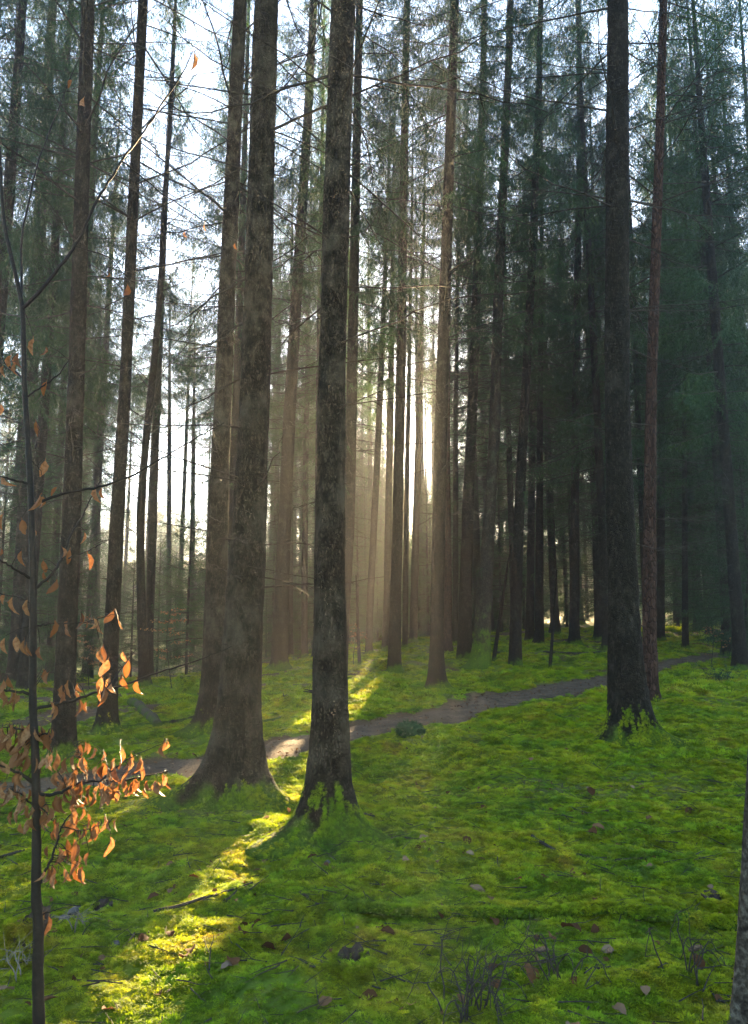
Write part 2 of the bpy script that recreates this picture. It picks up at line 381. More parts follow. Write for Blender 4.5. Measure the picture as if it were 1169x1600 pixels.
# ------------------------------------------------------------------ tree specifications (pixel measurements turned into places)
# base pixel, centre line pixels up the stem, (pixel y, width) pairs, bark, tree height, crown start, label
def P_(*a): return list(a)
TREES = [
 dict(k='E', base=(368, 1262), line=[(370, 1200), (385, 900), (399, 600), (408, 300), (416, 0)], w=[(1225, 76), (1100, 65), (900, 55), (600, 46), (0, 41)], bark='L', H=25, cb=12.5, near=1,
      roots=[(-168, 1.75), (-140, .5), (172, .8), (-8, .95), (-38, .45), (-90, .35), (70, .4)], label='thickest spruce with flaring mossy roots, left of centre', rng=1),
 dict(k='F', base=(514, 1318), line=[(515, 1250), (515, 1000), (518, 600), (527, 250), (536, 0)], w=[(1250, 62), (1100, 54), (900, 48), (600, 43), (0, 42)], bark='L', H=24, cb=11.8, near=1,
      roots=[(-145, 1.45), (-176, .8), (-115, .7), (-20, 1.25), (-52, .7), (-85, .3), (90, .4)], label='tall spruce in the middle foreground with spreading moss-covered roots', rng=2),
 dict(k='O', base=(984, 1166), line=[(981, 1120), (973, 900), (964, 600), (965, 300), (966, 0)], w=[(1120, 58), (985, 47), (800, 42), (600, 39), (0, 34)], bark='S', H=26, cb=13, near=1,
      roots=[(-150, 1.0), (-20, 1.35), (-45, .8), (175, .6), (-95, .4), (80, .3)], label='stout dark spruce with a mossy foot on the right', rng=3),
 dict(k='A', base=(99, 1186), line=[(102, 1050), (113, 800), (120, 600), (131, 250), (140, 0)], w=[(1150, 34), (1000, 30), (600, 25), (0, 21)], bark='S', H=24, cb=11.5, near=1,
      roots=[(-170, .3), (-10, .3), (-90, .25)], label='straight dark spruce behind the orange-leaved sapling', rng=4),
 dict(k='B', base=(167, 1150), line=[(170, 1080), (183, 800), (195, 600), (210, 250), (222, 0)], w=[(1120, 28), (1000, 23), (600, 18), (0, 16)], bark='S', H=22, cb=10.5, near=1,
      roots=[(-170, .8), (-10, .8), (-90, .4), (90, .4)], label='spruce with mossy foot leaning right beside a fallen log', rng=5),
 dict(k='D', base=(330, 1150), line=[(333, 1080), (342, 800), (350, 600), (366, 250), (378, 0)], w=[(1120, 38), (1000, 34), (800, 30), (600, 27), (0, 22)], bark='L', H=24, cb=11.5, near=1,
      roots=[(-165, 1.0), (-120, .5), (-10, .5), (90, .4)], label='spruce close behind the thickest trunk, on its left side', rng=6),
 dict(k='P', base=(1016, 1098), line=[(1015, 1000), (1016, 800), (1019, 600), (1030, 300), (1040, 0)], w=[(1090, 24), (1000, 21), (800, 19), (600, 17), (0, 13)], bark='P', H=23, cb=12, near=1,
      roots=[(-170, .3), (0, .3)], label='reddish scaly pine right behind the stout right-hand spruce', rng=7),
 dict(k='I', base=(682, 1083), line=[(682, 1040), (684, 900), (688, 700), (692, 550), (702, 250), (711, 0)], w=[(1070, 25), (1000, 21), (700, 20), (400, 18), (0, 14)], bark='S', H=22, cb=10.5, near=1,
      roots=[(-10, 1.1), (-160, .7), (-70, .4)], label='spruce standing just right of the low sun beyond the path', rng=8),
 dict(k='T1', base=(22, 1076), line=[(28, 1000), (40, 800), (50, 600), (65, 350), (80, 80), (84, 0)], w=[(1050, 24), (800, 22), (500, 18), (0, 14)], bark='S', H=23, cb=9, near=0, label='hazy spruce at the left edge leaning right'),
 dict(k='C', base=(226, 1076), line=[(221, 960), (218, 800), (228, 680), (240, 560), (250, 440), (254, 330), (266, 160), (272, 0)], w=[(1060, 16), (900, 13), (600, 11), (300, 8), (0, 5)], bark='S', H=23, cb=0, near=0, kind='bare', label='slim crooked leafless tree against the bright sky gap'),
 dict(k='G', base=(532, 1060), line=[(536, 980), (546, 800), (550, 600), (556, 300), (562, 0)], w=[(1050, 20), (800, 18), (600, 17), (0, 12)], bark='S', H=22, cb=9, near=0, label='spruce half hidden behind the middle foreground trunk'),
 dict(k='N1', base=(436, 1048), line=[(441, 900), (452, 650), (464, 450), (480, 200), (490, 0)], w=[(1000, 24), (800, 21), (600, 19), (0, 13)], bark='S', H=25, cb=11, near=0, label='spruce standing in the golden light between the two big trunks'),
 dict(k='H', base=(616, 1052), line=[(618, 950), (623, 750), (627, 550), (631, 300), (636, 0)], w=[(1010, 20), (900, 17), (600, 16), (0, 11)], bark='S', H=23, cb=9, near=0, label='spruce left of the sun, standing in the light shafts'),
 dict(k='H2', base=(576, 1024), line=[(578, 950), (588, 750), (595, 600), (603, 400), (612, 100)], w=[(1000, 11), (600, 10), (0, 6)], bark='S', H=19, cb=8.5, near=0, label='thin spruce leaning right, third stem left of the sun'),
 dict(k='H3', base=(602, 1017), line=[(605, 950), (608, 750), (611, 600), (614, 400), (618, 100)], w=[(1000, 12), (600, 10), (0, 6)], bark='S', H=20, cb=9, near=0, label='thin upright spruce, second stem left of the sun'),
 dict(k='S1', base=(646, 1003), line=[(648, 900), (652, 750), (656, 620), (661, 420), (667, 100)], w=[(980, 12), (700, 11), (0, 6)], bark='S', H=22, cb=4.0, cs=0.08, near=0, label='slender spruce stem close beside the sun on its left'),
 dict(k='S2', base=(633, 1014), line=[(634, 900), (636, 750), (639, 600), (644, 300)], w=[(980, 9), (700, 8), (0, 5)], bark='S', H=20, cb=13, near=0, label='very thin stem just left of the slender one beside the sun'),
 dict(k='J1', base=(700, 1021), line=[(700, 900), (698, 700), (700, 500), (706, 200)], w=[(1000, 13), (700, 11), (0, 7)], bark='P', H=24, cb=13.5, near=0, label='reddish stem just behind the sunward spruce, on its right'),
 dict(k='J2', base=(711, 1008), line=[(712, 900), (712, 700), (714, 500), (718, 200)], w=[(1000, 9), (700, 8), (0, 5)], bark='S', H=23, cb=11, near=0, label='thin grey stem between the reddish one and its thicker neighbour'),
 dict(k='J', base=(726, 1032), line=[(727, 950), (732, 780), (740, 600), (747, 400), (756, 100)], w=[(1010, 23), (900, 19), (600, 15), (0, 10)], bark='S', H=24, cb=10, near=0, label='spruce with pale light shaft on it right of the sun'),
 dict(k='K', base=(751, 1046), line=[(755, 960), (765, 800), (772, 680), (775, 560), (780, 400), (787, 250), (794, 80)], w=[(1030, 30), (950, 24), (800, 18), (600, 17), (0, 11)], bark='M', H=21, cb=9, near=0, label='leaning crooked tree with thick moss up its lower stem'),
 dict(k='L', base=(805, 1043), line=[(806, 950), (812, 780), (822, 600), (832, 400), (842, 150)], w=[(1020, 20), (900, 17), (600, 14), (0, 9)], bark='S', H=22, cb=9.5, near=0, label='spruce with slightly mossy foot right of the crooked mossy tree'),
 dict(k='M1', base=(843, 1008), line=[(843, 900), (844, 700), (846, 500), (848, 250)], w=[(990, 14), (800, 11), (0, 7)], bark='S', H=24, cb=9, near=0, label='dark slim spruce in mid distance, left one of the pair before the thicket'),
 dict(k='M2', base=(828, 1003), line=[(829, 900), (832, 700), (836, 500), (840, 250)], w=[(990, 13), (800, 11), (0, 7)], bark='S', H=24, cb=8, near=0, label='dim stem just left of the dark slim spruce in mid distance'),
 dict(k='N', base=(897, 1009), line=[(898, 900), (899, 700), (901, 500), (905, 250)], w=[(990, 16), (800, 13), (0, 8)], bark='S', H=24, cb=9, near=0, label='spruce with dark stem and faintly mossy foot left of the stout right-hand spruce'),
 dict(k='Q', base=(1031, 1003), line=[(1032, 900), (1034, 700), (1036, 500), (1040, 250)], w=[(990, 14), (800, 12), (0, 8)], bark='S', H=24, cb=8, near=0, label='dark stem in the thicket just right of the reddish pine'),
 dict(k='R', base=(1071, 1016), line=[(1071, 900), (1071, 700), (1072, 500), (1076, 250)], w=[(1000, 10), (800, 8), (0, 5)], bark='S', H=19, cb=6, near=0, label='slim dark stem before the dark thicket at the right'),
 dict(k='U1', base=(300, 1035), line=[(300, 900), (302, 700), (304, 500), (306, 300)], w=[(1000, 8), (700, 7), (0, 4)], bark='S', H=19, cb=15.5, near=0, label='hazy thin stem in the blue mist left of the thick trunks'),
 dict(k='U2', base=(264, 1040), line=[(264, 900), (265, 700), (266, 500), (267, 300)], w=[(1000, 8), (700, 7), (0, 4)], bark='S', H=21, cb=15.5, near=0, label='hazy thin stem inside the bright sky gap'),
 dict(k='U3', base=(150, 1040), line=[(150, 900), (152, 700), (156, 500), (160, 300)], w=[(1000, 13), (700, 12), (0, 8)], bark='S', H=22, cb=7, near=0, label='hazy spruce seen between the two dark left-hand trunks'),
 dict(k='U4', base=(68, 1050), line=[(70, 900), (74, 700), (80, 500), (86, 300)], w=[(1000, 14), (700, 12), (0, 8)], bark='S', H=22, cb=7, near=0, label='hazy spruce seen just right of the sapling stem'),
 dict(k='U5', base=(476, 1026), line=[(476, 900), (478, 700), (482, 500), (486, 300)], w=[(1000, 10), (700, 9), (0, 6)], bark='S', H=23, cb=10, near=0, label='thin stem lost in golden haze left of the middle trunk'),
 dict(k='U6', base=(935, 1001), line=[(935, 900), (934, 700), (930, 500), (926, 300)], w=[(990, 10), (700, 9), (0, 6)], bark='S', H=22, cb=6, near=0, label='dim stem just left of the stout right-hand spruce'),
 dict(k='W', base=(1168, 1632), line=[(1170, 1560), (1174, 1450), (1180, 1300), (1187, 1150), (1200, 850), (1215, 500)], w=[(1600, 40), (1400, 34), (1200, 30), (800, 26)], bark='W', H=9, cb=0, near=1, kind='bare', roots=[(-170, .3), (-60, .3)], label='thin trunk cut off by the right edge in the foreground'),
]
BARKS = dict(G=M_BARK_G, S=M_BARK, L=M_BARK_L, P=M_BARK_P, M=M_BARK_M, W=M_BARK_W)
for t in TREES:
    b = hit(*t['base']); t['b'] = b; Y = b[1]
    t['r0'] = px_m(t['w'][0][1], Y) / 2
    if t['near'] or Y < 27: TRUNK_XY.append((b[0], b[1], t['r0']))
for t in TREES:
    print(t['k'], 'pos %.2f %.2f  r %.3f' % (t['b'][0], t['b'][1], t['r0']))

# ground sheet
def axis(*segs):
    a = []
    for lo_, hi_, st in segs: a += list(np.arange(lo_, hi_, st))
    return np.array(a)
gx = axis((-120, -40, 8.0), (-40, -14, 1.3), (-14, -6, 0.16), (-6, 6, 0.055), (6, 14, 0.16), (14, 40, 1.3), (40, 121, 8.0))
gy = axis((-30, 0, 2.0), (0, 2.2, 0.3), (2.2, 9, 0.05), (9, 16, 0.09), (16, 30, 0.25), (30, 60, 1.0), (60, 150, 3.0))
GX, GY = np.meshgrid(gx, gy); PD = path_d(GX, GY).reshape(GX.shape)
GZ = h_fine(GX, GY, PD)
ny, nx = GX.shape
i = np.arange(ny - 1)[:, None] * nx + np.arange(nx - 1)[None, :]
me = mesh_np('ground', np.stack([GX, GY, GZ], -1).reshape(-1, 3), None, np.stack([i, i + 1, i + nx + 1, i + nx], -1).reshape(-1, 4), [M_GROUND], None, True)
def moss_amount(x, y, pd):
    m = sstep(0.85, 1.3, pd + 0.5 * (vnoise(x, y, 0.35, 41) - 0.5))
    bare = sstep(0.60, 0.74, vnoise(x, y, 1.6, 42) * 0.6 + vnoise(x, y, 0.45, 43) * 0.4)
    far = sstep(18, 27, y) * 0.55                       # needle litter under the far trees
    left = sstep(12, 15, y) * sstep(-1.5, -3.5, x) * 0.8
    return np.clip(m * (1 - 0.5 * bare) - np.maximum(far, left) * sstep(0.42, 0.62, vnoise(x, y, 1.2, 44)), 0, 1)
at = me.attributes.new('moss', 'FLOAT', 'POINT'); at.data.foreach_set('value', moss_amount(GX, GY, PD).ravel().astype(np.float32))
tag(link('ground', me), 'mossy forest floor with patches of needle litter', None, None, 'structure')

# trodden path: its own sheet lying in the dip
nl = 19; s_ = np.linspace(-1.12, 1.12, nl)
pv = []
for a, (u, l_) in enumerate(zip(UPF, LOF)):
    m = (u + l_) / 2; d = (l_ - u) / 2
    j = 1 + 0.16 * (vnoise(np.array([a * 0.5]), np.array([3.3]), 2.0, 61)[0] - 0.5)
    for q in s_: pv.append(m + d * q * j)
pv = np.array(pv); edge = np.abs(np.tile(s_, len(UPF)))
pz = h_broad(pv[:, 0], pv[:, 1]) - 0.035 + 0.014 + 0.03 * (vnoise(pv[:, 0], pv[:, 1], 0.3, 62) - 0.5) + 0.02 * (vnoise(pv[:, 0], pv[:, 1], 0.12, 63) - 0.5) - 0.06 * sstep(0.95, 1.12, edge)
for (tx, ty, tr) in TRUNK_XY: pz = pz + 0.22 * tr * np.exp(-((pv[:, 0] - tx) ** 2 + (pv[:, 1] - ty) ** 2) / (3.2 * tr) ** 2)
i = np.arange(len(UPF) - 1)[:, None] * nl + np.arange(nl - 1)[None, :]
tag(link('path', mesh_np('path', np.column_stack([pv, pz]), None, np.stack([i, i + nl, i + nl + 1, i + 1], -1).reshape(-1, 4), [M_PATH], None, True)),
    'narrow trodden earth path crossing the moss', None, None, 'structure')

# ------------------------------------------------------------------ spruce pieces
def branch_into(sp, rg, L, r0, droop, nsub, base=(0, 0, 0), az=0.0, el=0.0, m=0, sides=4, sub2=True):
    n = 9; t = np.linspace(0, 1, n)
    wob = np.cumsum(rg.normal(0, 0.035, (n, 2)), 0) * L * 0.5
    x = L * t; y = wob[:, 0] * t; z = math.tan(el) * L * t - droop * L * t ** 1.6 + 0.35 * droop * L * t ** 3 + wob[:, 1] * t
    P = np.stack([x, y, z], 1)
    ca, sa = math.cos(az), math.sin(az)
    def rot(q): return np.stack([q[:, 0] * ca - q[:, 1] * sa, q[:, 0] * sa + q[:, 1] * ca, q[:, 2]], 1) + np.asarray(base)
    sp.tube(rot(P), r0 * (1 - 0.8 * t) + 0.0012, sides, m)
    for _ in range(nsub):
        u = rg.uniform(0.25, 0.97); k = int(u * (n - 1)); p0 = P[k]
        l = L * rg.uniform(0.12, 0.38) * (1.15 - u); a = rg.choice([-1, 1]) * rg.uniform(0.5, 1.1)
        d = np.array([math.cos(a), math.sin(a), rg.uniform(-0.5, 0.15)]); tt_ = np.linspace(0, 1, 4)
        q = p0 + d[None] * l * tt_[:, None] + np.array([0, 0, -0.12 * l]) * (tt_ ** 2)[:, None] + rg.normal(0, 0.02 * l, (4, 3))
        sp.tube(rot(q), (r0 * 0.36 * (1 - u * 0.5)) * (1 - 0.7 * tt_) + 0.0009, 3, m, False)
        if sub2 and l > 0.18:
            for _ in range(2):
                kk = rg.integers(1, 4); e = d + rg.normal(0, 0.6, 3); e /= np.linalg.norm(e)
                sp.tube(rot(np.stack([q[kk], q[kk] + e * l * 0.4])), [r0 * 0.14 + 0.0008, 0.0006], 3, m, False)

def needles_on(Pa, Pb, rg, step, nl, nw):
    """needle blades along twigs Pa->Pb (N,3): feathered ribbon of thin triangles"""
    L = np.linalg.norm(Pb - Pa, axis=1); cnt = np.maximum((L / step).astype(int), 2)
    idx = np.repeat(np.arange(len(Pa)), cnt); s = (np.arange(cnt.sum()) - np.repeat(np.cumsum(cnt) - cnt, cnt)) / np.repeat(cnt, cnt)
    s = np.clip(s + rg.normal(0, 0.03, len(s)), 0, 1)
    D = (Pb - Pa) / (L[:, None] + 1e-9); d = D[idx]
    sag = (s ** 2 * 0.16 * L[idx])
    p = Pa[idx] + (Pb - Pa)[idx] * s[:, None]; p[:, 2] -= sag
    q = rg.normal(0, 1, (len(s), 3)); q[:, 2] *= 0.6; q -= (q * d).sum(1)[:, None] * d; q /= np.linalg.norm(q, axis=1)[:, None] + 1e-9
    n = q * 0.75 + d * 0.75; n /= np.linalg.norm(n, axis=1)[:, None]; n[:, 2] -= 0.25
    ln = nl * rg.uniform(0.6, 1.25, len(s))[:, None]; w = nw * 0.5
    A = p - d * w; B = p + d * w; T = p + n * ln
    V = np.stack([A, B, T], 1).reshape(-1, 3)
    return V, np.arange(len(V)).reshape(-1, 3)

def gen_crown(seed, L, Rm, dz, per, low_sparse=0.5, step=0.038, nl=0.07, nw=0.028, hang=1.0):
    rg = np.random.default_rng(seed); sp = Soup(); TA = []; TB = []
    z = 0.0
    while z < L - 0.3:
        f = z / L
        for b in range(per if f < 0.85 else per - 2):
            if f < 0.25 and rg.random() < low_sparse * (1 - f / 0.25): continue
            az = rg.uniform(0, 2 * np.pi); zz = z + rg.uniform(-dz / 2, dz / 2)
            prof = (1 - f) ** 0.75 * min(1.0, 0.55 + f * 2.2); l = Rm * prof * rg.uniform(0.7, 1.15) + 0.15
            e0 = -0.25 + 0.9 * f; t = np.linspace(0, 1, 8)
            x = l * t; zc = e0 * l * t - 0.35 * l * t ** 2 * (1 - f) + 0.28 * l * t ** 3
            ca, sa = math.cos(az), math.sin(az); bend = rg.normal(0, 0.08) * l
            yy = bend * t ** 2
            P = np.stack([x * ca - yy * sa, x * sa + yy * ca, zz + zc], 1)
            sp.tube(P, 0.004 + 0.016 * (l / Rm) * (1 - t), 3, 1, False)
            n = max(int(l / 0.062), 4)
            u = np.linspace(0.16, 1.0, n) + rg.normal(0, 0.01, n); u = np.clip(u, 0.1, 1)
            for sgn in (-1, 1):
                pa = np.stack([np.interp(u, t, P[:, i]) for i in range(3)], 1)
                tl = (0.34 * l * (1 - u) ** 0.7 * np.minimum(1, u * 3 + 0.3) + 0.13) * rg.uniform(0.55, 1.2, n)
                dirx = np.stack([ca * 0.55 - sgn * sa * 0.8 + rg.normal(0, .15, n), sa * 0.55 + sgn * ca * 0.8 + rg.normal(0, .15, n), -hang * rg.uniform(0.25, 1.5, n)], 1)
                dirx /= np.linalg.norm(dirx, axis=1)[:, None]
                TA.append(pa); TB.append(pa + dirx * tl[:, None])
            # a few long hanging tassels
            m = max(n // 4, 1); u2 = rg.uniform(0.3, 1, m); pa = np.stack([np.interp(u2, t, P[:, i]) for i in range(3)], 1)
            TA.append(pa); TB.append(pa + np.stack([rg.normal(0, .05, m), rg.normal(0, .05, m), -rg.uniform(0.15, 0.5, m)], 1))
        z += dz * (1.0 - 0.35 * f)
    V, T = needles_on(np.concatenate(TA), np.concatenate(TB), rg, step, nl, nw)
    sp.add(V, T, None, 0)
    return sp.mesh('spruce_crown', [M_NEEDLE, M_TWIG])

CROWNS = [gen_crown(s, 13.0, r, 0.50, 5) for s, r in ((101, 2.5), (102, 2.1), (103, 2.8), (104, 2.3))]
CROWN_L = 13.0
YOUNG = [gen_crown(s, 7.0, r, 0.3, 6, 0.15, 0.042, 0.06, 0.026, 0.7) for s, r in ((111, 1.5), (112, 1.9))]

def gen_branchwork(seed, z0, z1, n, lmin, lmax, needled=0.0):
    rg = np.random.default_rng(seed); sp = Soup(); TA = []; TB = []
    for _ in range(n):
        z = z0 + (z1 - z0) * rg.random() ** 0.8; f = (z - z0) / (z1 - z0)
        L = (lmin + (lmax - lmin) * f) * rg.uniform(0.35, 1.1); az = rg.uniform(0, 2 * np.pi)
        branch_into(sp, rg, L, 0.006 + 0.004 * L, rg.uniform(0.05, 0.35), int(4 + L * 4), (0, 0, z), az, rg.uniform(-0.2, 0.25), 0, 3, L > 1.0)
        if rg.random() < needled * f:
            m = 14; u = rg.uniform(0.35, 1, m); pa = np.stack([L * u * math.cos(az), L * u * math.sin(az), z - 0.15 * L * u ** 1.6], 1)
            TA.append(pa); TB.append(pa + rg.normal(0, .13, (m, 3)) + np.array([0, 0, -.17]))
    if TA:
        V, T = needles_on(np.concatenate(TA), np.concatenate(TB), rg, 0.05, 0.06, 0.026); sp.add(V, T, None, 1)
    return sp.mesh('bare_branchwork', [M_TWIG, M_NEEDLE])
BRANCHWORK = [gen_branchwork(s, 1.6, 10.0, 120, 0.7, 2.2, 0.35) for s in (201, 202, 203)]

DEADB = []
for s in range(8):
    rg = np.random.default_rng(300 + s); sp = Soup(); branch_into(sp, rg, 1.0, 0.0055, rg.uniform(0.0, 0.16), 11, (0, 0, 0), 0, rg.uniform(-.05, .2), 0, 5)
    DEADB.append(sp.mesh('dead_branch', [M_TWIG]))
STUB = []
for s in range(3):
    rg = np.random.default_rng(330 + s); sp = Soup(); branch_into(sp, rg, 0.12, 0.009, 0.1, 0, (0, 0, 0), 0, .1, 0, 5)
    STUB.append(sp.mesh('branch_stub', [M_TWIG]))

def trunk_mesh(axis_fn, rad_fn, H, roots, rg, bark, seg, rings_near, amp, zlo=-0.35):
    z = np.unique(np.concatenate([np.linspace(zlo, 0.6, 34 if roots else 10), np.linspace(0.6, min(12, H), rings_near), np.linspace(min(12, H), H, 24)]))
    th = np.linspace(0, 2 * np.pi, seg, endpoint=False)
    Z, TH = np.meshgrid(z, th, indexing='ij')
    r = rad_fn(Z)
    ph = rg.uniform(0, 100)
    lump = vnoise(np.cos(TH) * 2.2 + ph, Z * 1.4 + np.sin(TH) * 2.2, 1.0, 71) - 0.5
    fine = 0.6 * (vnoise(TH * 6.5 + ph, Z * 13.0, 1.0, 72) - 0.5) + 0.5 * (vnoise(TH * 2.7 + ph, Z * 4.0, 1.0, 73) - 0.5)
    r = r * (1 + 0.10 * lump + amp * fine)
    for (ang, a) in roots:
        d = np.angle(np.exp(1j * (TH - math.radians(ang)))); wdt = 0.42
        zz = np.maximum(Z, -0.02)
        r = r + rad_fn(np.zeros(1))[0] * a * (np.exp(-zz / 0.09) * 1.0 + 0.5 * np.exp(-zz / 0.3)) * np.exp(-(d / wdt) ** 2)
    if roots: r = r + 0.16 * rad_fn(np.zeros(1))[0] * np.exp(-np.maximum(Z, 0) / 0.28)
    ax, ay = axis_fn(Z)
    V = np.stack([ax + r * np.cos(TH), ay + r * np.sin(TH), Z], -1).reshape(-1, 3)
    i = np.arange(len(z) - 1)[:, None] * seg; j = np.arange(seg)[None]; k = (j + 1) % seg
    Q = np.stack([i + j, i + k, i + seg + k, i + seg + j], -1).reshape(-1, 4)
    me = mesh_np('trunk', V, [[(len(z) - 1) * seg, (len(z) - 1) * seg + q, (len(z) - 1) * seg + q + 1] for q in range(1, seg - 1)], Q, [bark], None, True)
    return me, V, len(z), seg

MOSS_PTS = []      # (pos, normal-ish, scale) on tree feet

def put_crown(root, z, off, lean, scale, rg, mesh=None, top=None):
    o = link('crown', mesh or CROWNS[int(rg.integers(len(CROWNS)))], root, (off[0], off[1], z), (lean[1], lean[0], rg.uniform(0, 6.28)))
    o.rotation_mode = 'XYZ'
    q = Quaternion((0, 0, 1), rg.uniform(0, 6.28)); d = Vector((lean[0], lean[1], 1)).normalized()
    o.rotation_euler = (d.to_track_quat('Z', 'Y') @ q).to_euler()
    o.scale = (scale[0], scale[0], scale[1])
    return o

def build_tree(t):
    rg = np.random.default_rng(500 + sum(map(ord, t['k'])) * 7)
    b = t['b']; Y = b[1]; H = t['H'] * (1.35 if t.get('kind') != 'bare' else 1.15)
    gz = float(h_fine(np.array([b[0]]), np.array([b[1]]))[0])
    base = np.array([b[0], b[1], gz])
    pts = [at_depth(px, py, Y) for px, py in t['line']]
    zz = np.array([0] + [p[2] - gz for p in pts]); xx = np.array([0] + [p[0] - b[0] for p in pts])
    o = np.argsort(zz); zz, xx = zz[o], xx[o]
    sl_ = (xx[-1] - xx[-3]) / (zz[-1] - zz[-3] + 1e-6)
    zz = np.append(zz, [zz[-1] + 6, zz[-1] + 30]); xx = np.append(xx, [xx[-1] + 6 * sl_ * .7, xx[-1] + 12 * sl_ * .7])
    ly = rg.normal(0, 0.006)
    sm = np.linspace(0, 40, 400); xs = np.interp(sm, zz, xx)
    for _ in range(30): xs[1:-1] = (xs[:-2] + xs[1:-1] * 2 + xs[2:]) / 4
    xs = xs - xs[0]
    def axis_fn(Z): return np.interp(Z, sm, xs), ly * np.maximum(Z, 0)
    wz = []; wr = []
    for py, w in t['w']:
        p = at_depth(b[0], py, Y); d = pix_dir(CX, py); zq = (C + d * (Y / d[1]))[2] - gz
        wz.append(max(zq, 0.0)); wr.append(px_m(w, Y) / 2)
    wz, wr = np.array(wz), np.array(wr); o = np.argsort(wz); wz, wr = wz[o], wr[o]
    ztop = wz[-1]; rl = wr[-1]
    if ztop < H * 0.9: wz = np.append(wz, H); wr = np.append(wr, 0.012)
    else: wz = np.append(wz[:-1], H); wr = np.append(wr[:-1], 0.012)
    def rad_fn(Z): return np.interp(Z, wz, wr)
    root = link('spruce_tree' if t.get('kind') != 'bare' else 'leafless_tree', None, None, base)
    if t['bark'] == 'P' and t['near']: root.name = 'pine_tree'
    root.empty_display_size = 0.2
    tag(root, t['label'], 'tree', t.get('group', 'trees standing round the path'))
    roots = t.get('roots', [(rg.uniform(-180, 180), rg.uniform(.3, .8)) for _ in range(4)])
    near = t['near']
    me, V, nz, seg = trunk_mesh(axis_fn, rad_fn, H, roots, rg, BARKS[t['bark']], 56 if near else 18, 220 if near else 50, 0.11 if near else 0.06)
    link('trunk', me, root)
    if near or t['bark'] == 'M':
        # moss tufts on the foot
        Vr = V.reshape(nz, seg, 3)
        hm = {'E': .26, 'F': .42, 'O': .5, 'B': .35, 'D': .35, 'I': .3, 'K': 1.5}.get(t['k'], .12)
        rows = np.where((Vr[:, 0, 2] > -0.05) & (Vr[:, 0, 2] < hm))[0]
        cnt = {'E': 3200, 'F': 4200, 'O': 3600, 'B': 500, 'D': 500, 'I': 300, 'K': 120}.get(t['k'], 120)
        for _ in range(cnt * 2):
            rr = int(rg.choice(rows)); ss = int(rg.integers(seg)); f1, f2 = rg.random(2)
            r2 = min(rr + 1, nz - 1); s2 = (ss + 1) % seg
            p = (Vr[rr, ss] * (1 - f2) + Vr[rr, s2] * f2) * (1 - f1) + (Vr[r2, ss] * (1 - f2) + Vr[r2, s2] * f2) * f1
            ax_, ay_ = axis_fn(np.array([p[2]])); dx, dy = p[0] - ax_[0], p[1] - ay_[0]; L = math.hypot(dx, dy) + 1e-6
            th_ = math.atan2(dy, dx)
            nn = 0.6 * vnoise(np.array([math.cos(th_) * 2.3 + 9]), np.array([math.sin(th_) * 2.3 + p[2] * 2.2]), 1.0, 77)[0] + 0.4 * vnoise(np.array([math.cos(th_) * 8]), np.array([math.sin(th_) * 8 + p[2] * 9]), 1.0, 78)[0]
            keep = sstep(0.0, 0.55, nn * 1.9 - 0.25 - p[2] / hm)
            if rg.random() > keep: continue
            slope = 1.1 if L > 1.5 * rad_fn(np.array([p[2]]))[0] else 0.45
            MOSS_PTS.append((base + p - np.array([dx, dy, 0]) / L * 0.004, np.array([dx / L, dy / L, slope]) + rg.normal(0, .25, 3), rg.uniform(0.22, 0.5)))
    lean = ((xs[int(min(H * .8, 39) * 10)] - xs[100]) / max(H * .8 - 10, 4), ly)
    if t.get('kind') == 'bare':
        sp = Soup()
        for _ in range(48):
            z = rg.uniform(min(4.5, H * .5), H * 0.93); ax_, _y = axis_fn(np.array([z]))
            branch_into(sp, rg, rg.uniform(0.8, 2.6) * (1.15 - z / H * .6), 0.02 * (1.2 - z / H), -rg.uniform(0.1, 0.4), 14, (ax_[0], ly * z, z), rg.uniform(0, 6.28), rg.uniform(0.3, 0.9), 0, 4)
        link('crown', sp.mesh('bare_crown', [M_TWIG]), root)
        return root
    cb = t['cb'] * 1.15; ax_, ay_ = axis_fn(np.array([cb])); Lc = (H - cb) / CROWN_L
    put_crown(root, cb, (ax_[0], ay_[0]), lean, (t['cs'] if 'cs' in t else 1.05 if near else rg.uniform(0.95, 1.25), Lc), rg)
    if near:
        z = 1.1 + rg.uniform(0, .5)
        while z < cb + 0.5:
            n = rg.integers(2, 5)
            for _ in range(n):
                long_ = rg.random() < min(0.08 + z * 0.11, 0.8); az = rg.uniform(0, 6.28)
                zq = z + rg.normal(0, 0.06)
                ax_, ay_ = axis_fn(np.array([zq])); rr = rad_fn(np.array([zq]))[0] * 0.92
                pos = (ax_[0] + rr * math.cos(az), ay_[0] + rr * math.sin(az), zq)
                if long_:
                    L = rg.uniform(0.4, 0.9) + min(z, 9) * 0.23 * rg.uniform(.3, 1)
                    if pos[1] + math.sin(az) * L + base[1] < 1.2: continue
                    link('dead_branch', DEADB[int(rg.integers(8))], root, pos, (0, rg.normal(0, .12), az), L)
                else:
                    link('branch_stub', STUB[int(rg.integers(3))], root, pos, (0, 0, az), rg.uniform(0.5, 1.2))
            z += rg.uniform(0.42, 0.75)
    elif t['k'] not in ('H2', 'H3', 'S2', 'S1', 'H'):
        bw = link('bare_branchwork', BRANCHWORK[int(rg.integers(3))], root, (0, 0, 0), None, None); bw['kind'] = 'stuff'
        d = Vector((xs[80] / 8.0, ly, 1)).normalized(); bw.rotation_euler = (d.to_track_quat('Z', 'Y') @ Quaternion((0, 0, 1), rg.uniform(0, 6.28))).to_euler()
        bw.scale = (1, 1, max(cb, 5) / 9.6)
    return root
for t in TREES: build_tree(t)

